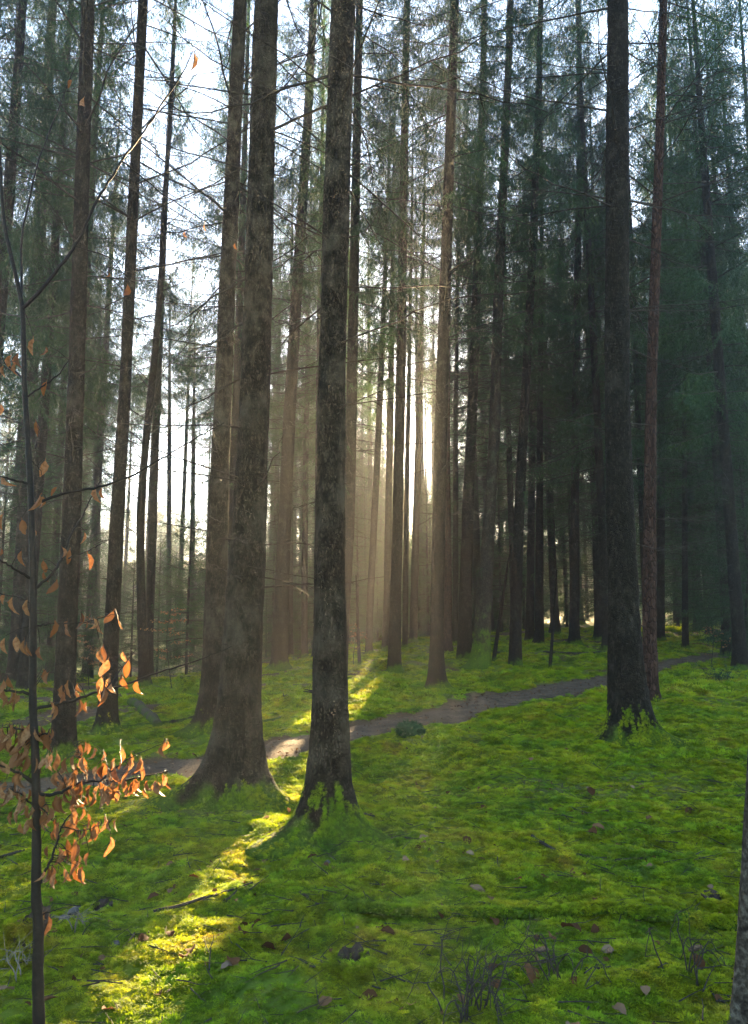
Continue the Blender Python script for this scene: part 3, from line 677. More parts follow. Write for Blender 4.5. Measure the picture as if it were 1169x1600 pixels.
# ------------------------------------------------------------------ the wood behind: fillers and young spruces
def generic_trunk(seed):
    rg = np.random.default_rng(seed); a, b_ = rg.normal(0, .12, 2); ph = rg.uniform(0, 6)
    def ax(Z): return a * np.sin(Z / 24 * 3 + ph) - a * math.sin(ph), b_ * np.sin(Z / 24 * 2.2)
    def rad(Z): return np.interp(Z, [0, 1, 12, 24], [0.185, 0.15, 0.105, 0.012])
    return trunk_mesh(ax, rad, 24.0, [(rg.uniform(-180, 180), .5) for _ in range(3)], rg, M_BARK, 12, 22, 0.04)[0]
GTR = [generic_trunk(s) for s in (401, 402, 403)]
placed = [(t['b'][0], t['b'][1]) for t in TREES]
def px_of(x, y): return CX + F * math.cos(PITCH) * x / y     # rough column of a stem
def sun_u(x, y): return x - y * math.tan(SUN_AZ)
rgf = np.random.default_rng(77)
PLACES = [(90, 'behind the orange-leaved sapling'), (190, 'behind the dark left-hand trunks'), (340, 'by the bright sky gap'), (430, 'behind the thickest trunk'), (490, 'between the two big trunks'), (560, 'behind the middle trunk'), (640, 'just left of the sun'), (700, 'in line with the sun'), (770, 'right of the sun'), (850, 'behind the crooked mossy tree'), (940, 'left of the stout right-hand spruce'), (1045, 'behind the reddish pine'), (1e9, 'at the right edge')]
def where(x, y):
    px = px_of(x, y); return next(w for lim, w in PLACES if px < lim)
def depth_word(y): return 'nearer' if y < 45 else ('far' if y < 75 else 'very far')
def filler(x, y, H, cbf, young=False, label=None, group=None, cr=1.0):
    z = float(h_broad(x, y)) - 0.02
    if young:
        root = link('young_spruce', None, None, (x, y, z)); root.empty_display_size = .2
        s = H / 7.4
        link('trunk', GTR[int(rgf.integers(3))], root, (0, 0, 0), None, (0.42 * s, 0.42 * s, H / 24))
        link('crown', YOUNG[int(rgf.integers(2))], root, (0, 0, 0.35), (0, 0, rgf.uniform(0, 6.28)), (s * cr, s * cr, (H - .35) / 7.0))
        tag(root, '%s %s' % (label, where(x, y)) if label and 'sun' not in label else label or '%s young spruce with boughs to the ground %s' % (depth_word(y), where(x, y)), 'tree', group or 'young spruces in the background')
        return root
    root = link('spruce_tree', None, None, (x, y, z)); root.empty_display_size = .2
    s = H / 24.0; w = rgf.uniform(0.75, 1.15)
    link('trunk', GTR[int(rgf.integers(3))], root, None, (0, 0, rgf.uniform(0, 6.28)), (s * w, s * w, s))
    cb = H * cbf
    put_crown(root, cb, (0, 0), (0, 0), (rgf.uniform(0.85, 1.15) * cr, (H - cb) / CROWN_L), rgf)
    if y < 58 and not -3.6 < sun_u(x, y) < 1.6: link('bare_branchwork', BRANCHWORK[int(rgf.integers(3))], root, None, (0, 0, rgf.uniform(0, 6.28)), (1, 1, cb / 9.6))['kind'] = 'stuff'
    tag(root, '%s %s' % (label, where(x, y)) if label else '%s slim tall spruce beyond the path %s' % (depth_word(y), where(x, y)), 'tree', group or 'spruces in the wood far behind')
    return root

SL = math.tan(SUN_EL)
def crown_floor(x, y):
    """how low boughs may hang here without closing the gap that the low sun shines through"""
    u = sun_u(x, y); f = 0.0
    if -3.7 < u < 1.1: f = max(f, SL * y + 3.2)
    px = px_of(x, y)
    if 165 < px < 350: f = max(f, CAM_H + y * math.tan(math.radians(15.0)))
    return f
LEFTF = [(-30, 17.5, 21, 7.0), (55, 21, 22, 7.5), (118, 25, 23, 8), (22, 30, 24, 8), (92, 33, 25, 9), (345, 33, 24, 10), (-60, 26, 24, 7), (150, 38, 25, 9), (405, 36, 24, 11), (505, 39, 24, 10), (455, 45, 25, 11), (285, 58, 26, 0), (745, 40, 24, 9.5)]
for px, y, H, cb in LEFTF:
    x = (px - CX) / (F * math.cos(PITCH)) * y
    H *= 1.3; cb = max(cb, crown_floor(x, y)); placed.append((x, y))
    filler(x, y, H, cb / H, label='hazy spruce of the middle distance', group='hazy spruces in the middle distance', cr=1.25)
for px, y, H, cb in [(862, 37, 30, 6.5), (928, 34, 29, 6), (1002, 31, 30, 6.5), (1082, 35, 31, 5.5), (1124, 27, 28, 6), (1168, 32, 30, 5), (800, 41, 30, 8), (762, 45, 31, 9), (1050, 43, 32, 6), (900, 48, 31, 7), (1142, 22, 26, 7), (972, 44, 31, 6), (835, 52, 32, 8), (1205, 26, 28, 6)]:
    x = (px - CX) / (F * math.cos(PITCH)) * y; placed.append((x, y))
    filler(x, y, H, cb / H, label='dark thicket spruce with low hanging boughs', group='spruces of the dark right-hand thicket', cr=1.35)
n = 0; tries = 0
while n < 150 and tries < 14000:
    tries += 1
    y = rgf.uniform(28, 108); x = rgf.uniform(-0.62, 0.62) * y
    if min((x - a) ** 2 + (y - b) ** 2 for a, b in placed) < (2.3 if x > 0 else 2.7) ** 2: continue
    px = px_of(x, y)
    if y < 34 and 560 < px < 760: continue
    if px < 340 and rgf.random() < 0.45: continue
    u = sun_u(x, y)
    if -1.8 < u < -0.85 or -0.3 < u < 0.28: continue
    narrow = -5.0 < u < -1.8 or 1.1 < u < 2.6 or 0.28 < u < 1.1
    slim = -0.85 < u < -0.3
    if 170 < px < 345 and rgf.random() < 0.6: continue
    right = px > 780; H = rgf.uniform(27, 35)
    cb = max(H * (rgf.uniform(0.12, 0.26) if right else rgf.uniform(0.24, 0.38)), crown_floor(x, y))
    if cb > H - 5: continue
    placed.append((x, y)); n += 1
    filler(x, y, H, cb / H, cr=0.22 if slim else 0.5 if narrow else (1.3 if right else 1.1))

YS = [(1130, 29, 9), (1165, 24, 8), (1095, 34, 10), (1050, 38, 9), (985, 41, 9), (930, 42, 8), (1150, 38, 11), (880, 46, 9), (1010, 50, 11), (1210, 30, 10),
      (300, 34, 8.5), (255, 40, 7.5), (325, 44, 8.5), (215, 36, 6.5), (280, 52, 8), (235, 60, 8), (310, 64, 9), (130, 30, 8), (60, 28, 9), (10, 26, 8), (100, 40, 10), (180, 48, 8), (355, 50, 9), (-40, 30, 9), (420, 55, 8), (490, 62, 8), (770, 55, 8), (830, 50, 8.5), (540, 75, 8), (200, 70, 8), (260, 78, 9), (600, 80, 10), (640, 76, 9.5), (570, 90, 12), (680, 85, 10.5), (720, 78, 10), (620, 96, 13), (455, 70, 9), (515, 82, 10), (390, 66, 9), (655, 92, 12), (590, 66, 7.5), (700, 64, 7.5), (740, 92, 11), (160, 62, 10), (80, 56, 10), (30, 50, 10), (340, 80, 11), (430, 90, 12), (480, 96, 12), (548, 52, 7), (580, 55, 8), (612, 50, 7), (636, 58, 8), (662, 53, 7), (688, 57, 8), (716, 51, 7), (742, 56, 8), (764, 49, 7), (790, 58, 8), (510, 56, 8), (860, 58, 9), (560, 64, 9), (672, 70, 11), (600, 72, 11), (752, 70, 10), (810, 66, 9), (450, 52, 7), (395, 46, 6), (590, 46, 9), (572, 50, 11), (606, 62, 14), (596, 70, 15), (560, 44, 9), (712, 47, 11), (728, 60, 13), (704, 74, 14), (536, 48, 11), (616, 84, 16), (694, 92, 15), (750, 50, 12), (520, 60, 13), (780, 46, 11), (500, 50, 11), (470, 58, 12), (430, 48, 9), (815, 45, 10), (580, 40, 10), (556, 58, 14), (602, 52, 12), (610, 96, 18), (588, 84, 18), (575, 72, 17), (545, 68, 16), (718, 68, 15), (735, 84, 17)]
for px, y, H in YS:
    x = (px - CX) / (F * math.cos(PITCH)) * y
    if -3.2 < sun_u(x, y) < 1.4: H = min(H, SL * (y - 13) - 0.4 - float(h_broad(x, y)))
    filler(x, y, H, 0, True, cr=0.7 if -4.2 < sun_u(x, y) < 2.4 else 1.0)

for u_, y in ((-0.6, 58.0), (0.62, 66.0), (-0.62, 80.0), (0.58, 92.0)):
    x = u_ + y * math.tan(SUN_AZ); cb = CAM_H + SL * y + 2.0; placed.append((x, y))
    filler(x, y, 36.0, cb / 36.0, label='high-crowned spruce with boughs above the sun', group='spruces round the sun', cr=0.55)
for u_, y in ((-0.12, 50.0), (-0.5, 64.0), (0.08, 57.0), (-0.3, 72.0)):
    x = u_ + y * math.tan(SUN_AZ); H = CAM_H + H0 + SL * y - 1.0 - float(h_broad(x, y))
    placed.append((x, y)); filler(x, y, H, 0, True, 'young spruce whose tip ends just below the sun', 'young spruces under the sun', 0.75)

for px, y, H in ((598, 82, 22), (610, 90, 24), (620, 99, 25), (631, 112, 26), (588, 74, 20)):
    x = (px - CX) / (F * math.cos(PITCH)) * y; placed.append((x, y))
    filler(x, y, H, 0, True, 'tall narrow spruce beyond the stems left of the sun', 'narrow spruces left of the sun', 0.3)

# the wooded rise at the back
n = 0
while n < 90:
    y = rgf.uniform(98, 142); x = rgf.uniform(-0.6, 0.6) * y
    if min((x - a) ** 2 + (y - b) ** 2 for a, b in placed) < 2.2 ** 2: continue
    H = rgf.uniform(9, 14)
    if -4 < sun_u(x, y) < 2: H = min(H, SL * (y - 13) - 0.8 - float(h_broad(x, y)))
    placed.append((x, y)); n += 1
    filler(x, y, H, 0, True, 'pale spruce on the wooded rise at the back', 'spruces on the rise at the back', 1.25)

# ------------------------------------------------------------------ haze
hz = bpy.data.materials.new('haze'); hz.use_nodes = True; hz.node_tree.nodes.clear()
ho = hz.node_tree.nodes.new('ShaderNodeOutputMaterial'); pv_ = hz.node_tree.nodes.new('ShaderNodeVolumePrincipled')
pv_.inputs['Color'].default_value = (0.93, 0.95, 0.97, 1); pv_.inputs['Density'].default_value = HAZE_DENSITY; pv_.inputs['Anisotropy'].default_value = HAZE_G
hz.node_tree.links.new(pv_.outputs[0], ho.inputs['Volume'])
x0, x1, y0, y1, z0, z1 = -125, 125, -34, 153, -5.0, 49
V = [(x0, y0, z0), (x1, y0, z0), (x1, y1, z0), (x0, y1, z0), (x0, y0, z1), (x1, y0, z1), (x1, y1, z1), (x0, y1, z1)]
tag(link('haze', mesh_np('haze', V, None, [[3, 2, 1, 0], [4, 5, 6, 7], [0, 1, 5, 4], [1, 2, 6, 5], [2, 3, 7, 6], [3, 0, 4, 7]], [hz])), 'thin morning haze filling the wood', 'haze', None, 'stuff')

#@@DETAILS
# ------------------------------------------------------------------ scatter (only for what nobody could count)
def scatter(name, P, ROT, SCL, IDX, protos, label, cat):
    cc = bpy.data.collections.new(name + '_pieces')
    for q, pm in enumerate(protos): cc.objects.link(bpy.data.objects.new('%s_piece_%02d' % (name, q), pm))
    me = mesh_np(name, P)
    for nm, typ, dat, key in (('rot', 'FLOAT_VECTOR', ROT, 'vector'), ('scl', 'FLOAT', SCL, 'value'), ('idx', 'INT', IDX, 'value')):
        a = me.attributes.new(nm, typ, 'POINT'); a.data.foreach_set(key, np.asarray(dat, np.int32 if typ == 'INT' else np.float32).ravel())
    o = link(name, me)
    g = bpy.data.node_groups.new(name, 'GeometryNodeTree')
    g.interface.new_socket('Geometry', in_out='INPUT', socket_type='NodeSocketGeometry'); g.interface.new_socket('Geometry', in_out='OUTPUT', socket_type='NodeSocketGeometry')
    gi = g.nodes.new('NodeGroupInput'); go = g.nodes.new('NodeGroupOutput'); ip = g.nodes.new('GeometryNodeInstanceOnPoints'); ci = g.nodes.new('GeometryNodeCollectionInfo')
    ci.inputs['Collection'].default_value = cc; ci.inputs['Separate Children'].default_value = True; ci.inputs['Reset Children'].default_value = True
    ip.inputs['Pick Instance'].default_value = True
    def na(nm, t):
        x = g.nodes.new('GeometryNodeInputNamedAttribute'); x.data_type = t; x.inputs['Name'].default_value = nm; return x.outputs[0]
    g.links.new(gi.outputs[0], ip.inputs['Points']); g.links.new(ci.outputs[0], ip.inputs['Instance'])
    g.links.new(na('idx', 'INT'), ip.inputs['Instance Index']); g.links.new(na('rot', 'FLOAT_VECTOR'), ip.inputs['Rotation']); g.links.new(na('scl', 'FLOAT'), ip.inputs['Scale'])
    g.links.new(ip.outputs[0], go.inputs[0])
    o.modifiers.new('scatter', 'NODES').node_group = g
    return tag(o, label, cat, None, 'stuff')

def tuft_mesh(seed, n, rad, lmin, lmax, w, spread, mat_, lift=0.0):
    rg = np.random.default_rng(seed); V = []; T = []
    for q in range(n):
        a = rg.uniform(0, 6.283); r = rad * math.sqrt(rg.random()); p = np.array([r * math.cos(a), r * math.sin(a), -0.008 + lift * (1 - (r / rad) ** 2)])
        b = a + rg.normal(0, .9); l = rg.uniform(lmin, lmax); e = rg.uniform(spread, 1.0)
        d = np.array([math.cos(b) * math.cos(e), math.sin(b) * math.cos(e), math.sin(e)])
        s = np.array([-math.sin(b), math.cos(b), rg.normal(0, .4)]) * w * 0.5
        mid = p + d * l * 0.55; tip = p + d * l + np.array([math.cos(b), math.sin(b), -0.5]) * l * 0.3
        k = len(V); V += [p - s * .6, p + s * .6, mid + s, mid - s, tip]; T += [[k, k + 1, k + 2], [k, k + 2, k + 3], [k + 3, k + 2, k + 4]]
    return mesh_np('moss_tuft', np.array(V), T, None, [mat_])
TUFTS = [tuft_mesh(600 + q, 95, 0.042, 0.009, 0.024, 0.0042, -0.15, M_MOSS, 0.02) for q in range(5)]

rgm = np.random.default_rng(91)
zones = [(1.7, 5.2, 1750, 0.62), (5.2, 9.0, 900, 0.88), (9.0, 15.0, 330, 1.45), (15.0, 42.0, 55, 2.9)]
PP = []; SS = []
for ya, yb, den, s in zones:
    hw = 0.52 * yb + 0.9; nn = int(den * (yb - ya) * 2 * hw)
    x = rgm.uniform(-hw, hw, nn); y = rgm.uniform(ya, yb, nn)
    k = np.abs(x) < 0.52 * y + 0.9; x, y = x[k], y[k]
    pd = path_d(x, y); m = moss_amount(x, y, pd)
    k = (m > rgm.random(len(x)) * 0.9 + 0.08) & (pd > 0.85 + 0.4 * vnoise(x, y, 0.5, 96)); x, y, m, pd = x[k], y[k], m[k], pd[k]
    z = h_fine(x, y, pd); ft = np.ones(len(x))
    for tx, ty, tr in TRUNK_XY: ft = np.minimum(ft, 0.5 + 0.5 * sstep(1.2, 3.2, np.hypot(x - tx, y - ty) / tr))
    PP.append(np.stack([x, y, z - 0.002], 1)); SS.append(ft * s * rgm.uniform(0.6, 1.25, len(x)) * (0.65 + 0.5 * m) * (0.75 + 0.6 * vnoise(x, y, 0.3, 95)))
P = np.concatenate(PP); s_all = np.concatenate(SS)
ROT = np.stack([rgm.normal(0, .25, len(P)), rgm.normal(0, .25, len(P)), rgm.uniform(0, 6.28, len(P))], 1)
if MOSS_PTS:
    mp_ = np.array([a for a, b, c in MOSS_PTS]); mr_ = []
    for a, b, c in MOSS_PTS:
        q = Vector(b).normalized().to_track_quat('Z', 'Y') @ Quaternion((0, 0, 1), rgm.uniform(0, 6.28)); mr_.append(tuple(q.to_euler()))
    P = np.concatenate([P, mp_]); ROT = np.concatenate([ROT, np.array(mr_)]); s_all = np.concatenate([s_all, [c for a, b, c in MOSS_PTS]])
print('moss tufts', len(P))
scatter('moss_carpet', P, ROT, s_all, rgm.integers(0, 5, len(P)), TUFTS, 'deep green feathery moss carpeting the forest floor', 'moss')

# ------------------------------------------------------------------ leaves
def leaf_mesh(seed, mat_, fold=0.5, curl=0.5, wid=0.30):
    rg = np.random.default_rng(seed); n = 8; t = np.linspace(0, 1, n); w = wid * np.sin(np.pi * np.clip(t * 0.97 + 0.02, 0, 1)) ** 0.75 * (1.1 - 0.35 * t)
    ang = curl * rg.uniform(0.4, 1.4) * (t - 0.15); x = np.cumsum(np.cos(ang)) / n; z = -np.cumsum(np.sin(ang)) / n; x -= x[0]; z -= z[0]
    V = []; f1, f2 = fold * rg.uniform(.5, 1.5), fold * rg.uniform(.5, 1.5); tw = rg.normal(0, 0.5)
    for q in range(n):
        wav = 0.03 * math.sin(q * 2.6 + seed)
        a = tw * t[q]
        for sgn, f in ((-1, f1), (0, 0), (1, f2)):
            yy = sgn * w[q] * math.cos(f); zz = abs(sgn) * (w[q] * math.sin(f) + wav * (sgn))
            V.append((x[q], yy * math.cos(a) - zz * math.sin(a), z[q] + yy * math.sin(a) + zz * math.cos(a)))
    Q = [[q * 3 + c, q * 3 + c + 1, q * 3 + c + 4, q * 3 + c + 3] for q in range(n - 1) for c in (0, 1)]
    # short stalk
    k = len(V); V += [(-0.16, -0.008, 0.02), (-0.16, 0.008, 0.02), (0.02, 0.012, 0.0), (0.02, -0.012, 0.0)]; Q.append([k, k + 1, k + 2, k + 3])
    return mesh_np('leaf', np.array(V), None, Q, [mat_], None, True)
LEAVES = [leaf_mesh(700 + q, M_LEAF, 0.45 + 0.08 * q, 0.8 + 0.15 * (q % 4), 0.24 + 0.012 * (q % 5)) for q in range(10)]
DLEAF = [leaf_mesh(720 + q, M_DEAD, 0.35, 1.0, 0.33) for q in range(6)]

# ------------------------------------------------------------------ beech sapling in the left foreground
SY = 2.95
sap_base = hit(63, 1622); SY = float(sap_base[1])
sap_base[2] = float(h_fine(np.array([sap_base[0]]), np.array([sap_base[1]]))[0])
sap = link('beech_sapling', None, None, sap_base); sap.empty_display_size = .2
tag(sap, 'young beech with dry orange leaves at the left edge', 'tree')
rgs = np.random.default_rng(55)
def sp_pts(px, dy0=0.0, dy1=0.0, n=None):
    px = np.array(px, float); n = n or max(len(px) * 5, 8)
    s = np.concatenate([[0], np.cumsum(np.hypot(*np.diff(px, axis=0).T))]); s /= s[-1]; u = np.linspace(0, 1, n)
    q = np.stack([np.interp(u, s, px[:, 0]), np.interp(u, s, px[:, 1])], 1)
    for _ in range(3): q[1:-1] = (q[:-2] + 2 * q[1:-1] + q[2:]) / 4
    return q, np.array([at_depth(a, b, SY + dy0 + (dy1 - dy0) * w) for (a, b), w in zip(q, u)])
STEM = [(63, 1640), (61, 1600), (59, 1520), (61, 1440), (56, 1415), (57, 1340), (57, 1271), (55, 1168), (51, 1100), (52, 1000), (52, 900), (49, 792), (45, 707), (38, 600), (36, 480), (20, 410), (8, 360), (3, 308), (0, 230)]
q, P3 = sp_pts(STEM, 0, 0, 120); P3[0] = sap_base - np.array([0, 0, 0.05])
wpx = np.interp(q[:, 1][::-1], [230, 480, 707, 1000, 1271, 1430, 1600], [4, 7.5, 9, 11, 12.5, 14.5, 17])[::-1]
wpx = wpx * (1 + 0.05 * np.sin(np.arange(len(wpx)) * 1.7))
sp = Soup(); sp.tube(P3 - sap_base, np.array([px_m(w, SY) / 2 for w in wpx]), 12)
link('trunk', sp.mesh('sapling_trunk', [M_BEECH], True), sap)
BR = [ # pixel line, root width, depth offset at the tip
 ([(36, 482), (72, 446), (118, 385), (154, 308), (190, 251), (226, 205), (262, 150), (287, 113), (299, 84)], 6, .15),
 ([(49, 790), (85, 775), (125, 766), (162, 760), (205, 745), (260, 712), (316, 679), (350, 660)], 5, .35),
 ([(47, 757), (20, 750), (-10, 742)], 4.5, -.1), ([(35, 590), (18, 575), (-5, 560)], 4, .1),
 ([(58, 918), (85, 895), (107, 852), (109, 838), (128, 809), (141, 780), (158, 752)], 5, .2), ([(107, 872), (135, 862), (160, 850), (178, 838)], 2.2, .25),
 ([(49, 905), (25, 890), (-8, 870)], 5, -.15), ([(52, 946), (35, 934), (10, 930), (-5, 926)], 3.5, .1), ([(43, 620), (65, 605), (92, 586), (110, 560), (130, 535)], 3, .2),
 ([(53, 978), (75, 975), (110, 974), (135, 972), (160, 965), (182, 958)], 2.8, .25), ([(55, 1108), (85, 1100), (110, 1096), (145, 1083), (197, 1070), (240, 1053), (290, 1038), (320, 1028), (363, 1010)], 5, .4),
 ([(165, 1078), (185, 1050), (205, 1025), (220, 1005)], 2.2, .3), ([(48, 1084), (25, 1081), (-10, 1076)], 5.5, -.1), ([(52, 1222), (28, 1206), (5, 1198), (-12, 1190)], 6, -.15),
 ([(55, 1160), (40, 1140), (15, 1136), (-8, 1138)], 4, .1), ([(58, 1150), (72, 1146), (86, 1158)], 3, -.05),
 ([(60, 1240), (75, 1243), (92, 1240), (112, 1228), (130, 1222), (160, 1220), (200, 1219), (230, 1212), (262, 1205)], 5, .25), ([(131, 1222), (128, 1190), (122, 1168), (107, 1153), (118, 1146)], 2.4, .15),
 ([(155, 1222), (175, 1205), (190, 1192), (215, 1178), (258, 1160)], 2.2, .3), ([(172, 1206), (166, 1190), (162, 1178)], 1.5, .25), ([(189, 1192), (188, 1170), (189, 1155)], 1.5, .3),
 ([(56, 1262), (42, 1250), (34, 1240), (20, 1236)], 3, -.1), ([(62, 1380), (66, 1368), (80, 1345), (86, 1325), (92, 1310), (93, 1300), (98, 1288), (120, 1262), (135, 1248)], 4, .12), ([(92, 1310), (80, 1302), (66, 1292)], 2, .1), ([(95, 1292), (130, 1298), (155, 1290), (170, 1286)], 1.8, .2),
 ([(60, 1260), (72, 1268), (84, 1285)], 2.5, -.06), ([(36, 480), (30, 380), (60, 250), (110, 120), (140, 60)], 4, .5), ([(118, 385), (170, 400), (205, 440)], 2, .3), ([(190, 251), (250, 300), (318, 345), (372, 375)], 2, .5), ([(62, 1430), (90, 1420), (112, 1415)], 2.2, .1), ([(56, 700), (62, 672), (58, 660)], 2, .1), ([(49, 720), (64, 735), (68, 748)], 1.5, .1)]
br_px = []; br_soup = []
for line, w, dy in BR:
    q, p3 = sp_pts(line, 0, dy); p3 = p3 + rgs.normal(0, 0.0016, p3.shape)
    s = Soup(); t = np.linspace(0, 1, len(p3)); s.tube(p3 - sap_base, (px_m(w, SY) / 2) * (1 - .75 * t) + 0.0006, 6)
    br_px.append((q, p3)); br_soup.append(s)
def z1(l, oy): return [(a * .2224, b * .2224 + oy) for a, b in l]
LF = z1([(20, 50), (110, 50), (150, 50), (430, 30), (350, 110), (380, 130), (540, 20), (550, 90), (610, 100), (700, 20), (740, 15), (30, 280), (50, 340), (110, 270), (140, 280), (180, 340), (230, 270), (270, 310), (350, 340), (90, 430), (160, 440), (290, 480), (330, 470), (365, 490),
  (15, 550), (30, 670), (130, 610), (95, 690), (70, 720), (130, 720), (200, 720), (120, 770), (170, 830), (200, 840), (90, 870), (200, 930), (290, 760), (330, 820), (310, 860), (360, 850), (310, 900), (400, 920), (530, 450), (540, 500), (520, 490), (440, 540), (410, 600), (600, 380), (730, 450), (730, 540), (870, 450), (850, 490), (595, 575), (810, 570), (460, 630), (520, 600),
  (480, 680), (540, 670), (450, 740), (430, 780), (510, 760), (540, 780), (600, 720), (640, 700), (660, 750), (620, 760), (700, 690), (740, 690), (765, 700), (810, 660), (840, 670), (870, 680), (970, 530), (960, 660), (990, 670), (1040, 660), (1145, 630), (1160, 375), (470, 850), (580, 850), (520, 920), (490, 970), (585, 990), (655, 965), (700, 980), (770, 930), (385, 1000), (330, 1110), (470, 1080), (525, 1070), (420, 1170), (520, 1200), (560, 1190), (460, 1280), (500, 1290), (370, 1260), (340, 1280),
  (20, 300), (75, 300), (160, 300), (205, 300), (60, 400), (130, 450), (190, 460)], 1080)
LF += z1([(290, 20), (30, 140), (150, 180), (240, 240), (150, 400), (5, 370), (300, 465), (310, 540), (400, 600), (35, 690), (100, 730), (185, 750), (390, 890), (485, 900), (570, 840), (660, 880), (800, 830), (850, 880), (50, 1010), (115, 1000), (185, 1050), (280, 1070), (320, 1230), (290, 1220), (720, 1100), (740, 1070), (780, 1170), (890, 1100), (900, 1175), (710, 1290), (740, 1330), (790, 1290), (860, 1265), (975, 1310), (430, 1350), (530, 1320), (490, 1310), (70, 1280), (10, 1310), (425, 370), (497, 395), (610, 260), (615, 420), (20, 1370), (90, 1370), (640, 850), (690, 890), (350, 1250), (200, 1030)], 780)
LF += z1([(230, 170), (300, 215), (30, 350), (80, 290), (130, 275), (110, 340), (330, 470), (20, 630), (255, 755), (310, 1030), (40, 1150), (400, 1200), (665, 1215), (725, 1210), (300, 1270), (240, 1280)], 500)
LF += [(112, 132), (132, 163), (300, 93), (319, 356), (294, 367), (369, 385), (172, 430), (200, 455), (3, 280), (15, 570), (75, 1430)]
LF += [(a + rgs.normal(0, 10), b + rgs.normal(0, 8)) for a, b in LF * 2 if b > 1120 and rgs.random() < 0.7]
SMALL = {(112, 132), (319, 356), (294, 367), (172, 430), (369, 385)}
for n_, (lx, ly_) in enumerate(LF):
    size = rgs.uniform(16, 30) * (0.6 if (lx, ly_) in SMALL else 1.0)
    tx, ty = lx + rgs.normal(0, 2), ly_ - size * 0.45                  # where the stalk is
    best = min(((np.min((q[:, 0] - tx) ** 2 + (q[:, 1] - ty) ** 2), bi) for bi, (q, p3) in enumerate(br_px)))
    q, p3 = br_px[best[1]]; d2 = (q[:, 0] - tx) ** 2 + (q[:, 1] - ty) ** 2 + ((q[:, 1] > ty + 6) * 120); k = int(np.argmin(d2)); a = p3[k]
    dist = math.sqrt(best[0])
    e = at_depth(tx, ty, a[1] + rgs.uniform(-.05, .07))
    if dist > 4:
        mid = (a + e) / 2 + np.array([0, 0, 0.01]); br_soup[best[1]].tube(np.stack([a, mid, e]) - sap_base, [0.0022, 0.0017, 0.0011], 4)
    az = rgs.uniform(0, 6.283); til = rgs.normal(0, .38)
    down = Vector((math.sin(til) * math.cos(az), math.sin(til) * math.sin(az), -1)).normalized()
    yv = down.cross(Vector((math.cos(az + 1.2), math.sin(az + 1.2), 0))).normalized(); zv = down.cross(yv)
    L = px_m(size, SY) * 1.18
    mtx = Matrix((down, yv, zv)).transposed()
    o = link('leaf', LEAVES[int(rgs.integers(10))], sap, e + np.array(down) * L * 0.12 - sap_base, mtx.to_euler(), L)
for s in br_soup: link('branch', s.mesh('sapling_branch', [M_BEECH], True), sap)

# ------------------------------------------------------------------ stumps, logs, sticks, stones
def on_ground(px, py, dz=0.0):
    p = hit(px, py); p[2] = float(h_fine(np.array([p[0]]), np.array([p[1]]))[0]) + dz; return p
EXTRA_MOSS = []
def stump(px, py, wpx, hpx, label, jag=0.0, bark=M_BARK_M, cut=M_WOOD, seed=1, tilt=(0, 0), name='tree_stump'):
    p = on_ground(px, py); r = px_m(wpx, p[1]) / 2; H = px_m(hpx, p[1]) * 1.03; rg = np.random.default_rng(seed)
    root = link(name, None, None, p, (tilt[0], tilt[1], 0)); root.empty_display_size = .1; tag(root, label, 'stump', None)
    seg = 28; zz = np.array([-0.08, 0, .15, .3, .5, .7, .88, 1.0]) * H; th = np.linspace(0, 6.2832, seg, endpoint=False); V = []
    lob = sum(a * np.exp(-(np.angle(np.exp(1j * (th - c))) / .4) ** 2) for c, a in zip(rg.uniform(0, 6.28, 4), rg.uniform(.3, .9, 4)))
    top = 1 + jag * (0.75 * np.sin(th * 1.0 + seed) * 0.55 + 0.5 * (vnoise(th * 2.1, th * 0 + seed, 1.0, 5) - 0.5) + 0.35 * (rg.random(seg) - 0.5) - 0.15)
    for k, z in enumerate(zz):
        f = max(z, 0) / H; rr = r * (0.92 + 0.35 * np.exp(-f * 4) * lob + 0.07 * (vnoise(th * 4, th * 0 + z * 20, 1.0, seed) - .5))
        V.append(np.stack([rr * np.cos(th), rr * np.sin(th), z * (1 + (top - 1) * f)], 1))
    V = np.concatenate(V); i = np.arange(len(zz) - 1)[:, None] * seg; j = np.arange(seg)[None]; kk = (j + 1) % seg
    link('stump_body', mesh_np('stump_body', V, None, np.stack([i + j, i + kk, i + seg + kk, i + seg + j], -1).reshape(-1, 4), [bark], None, True), root)
    rim = V[-seg:] * np.array([1, 1, 1.0]); inn = rim * np.array([.55, .55, 1]) - np.array([0, 0, jag * H * .5]); cen = np.array([[0, 0, rim[:, 2].mean() - jag * H * .6]])
    VV = np.concatenate([rim, inn, cen]); jj = np.arange(seg); kk = (jj + 1) % seg
    link('cut_face', mesh_np('cut_face', VV, np.stack([seg + jj, seg + kk, np.full(seg, 2 * seg)], 1), np.stack([jj, kk, seg + kk, seg + jj], 1), [cut]), root)
    for _ in range(int(600 * min(1, r / .1))):
        a = rg.uniform(0, 6.283); f = rg.random() ** 1.3 * 0.95; rr = r * rg.uniform(.85, 1.4) * (1 - .25 * f)
        EXTRA_MOSS.append((p + np.array([rr * math.cos(a), rr * math.sin(a), H * f - .005]), rg.uniform(.3, .6) * max(1.0, p[1] / 7)))
    return root
stump(290, 1088, 21, 27, 'cut stump with mossy sides near the two crossed logs', 0.06, seed=2)
stump(600, 1046, 19, 13, 'low cut stump in the haze between the thin sunlit stems', 0.0, M_BARK, seed=3)
stump(822, 1064, 23, 12, 'low moss-covered stump beside the path', 0.1, cut=M_MOSS, seed=4)
stump(449, 1108, 15, 17, 'small broken stump left of the middle trunk', 0.7, M_ROT, M_ROT, seed=5)
stump(551, 1520, 54, 18, 'dark rotten stump remnant in the foreground moss', 0.9, M_ROT, M_ROT, seed=6, tilt=(0.1, .15))
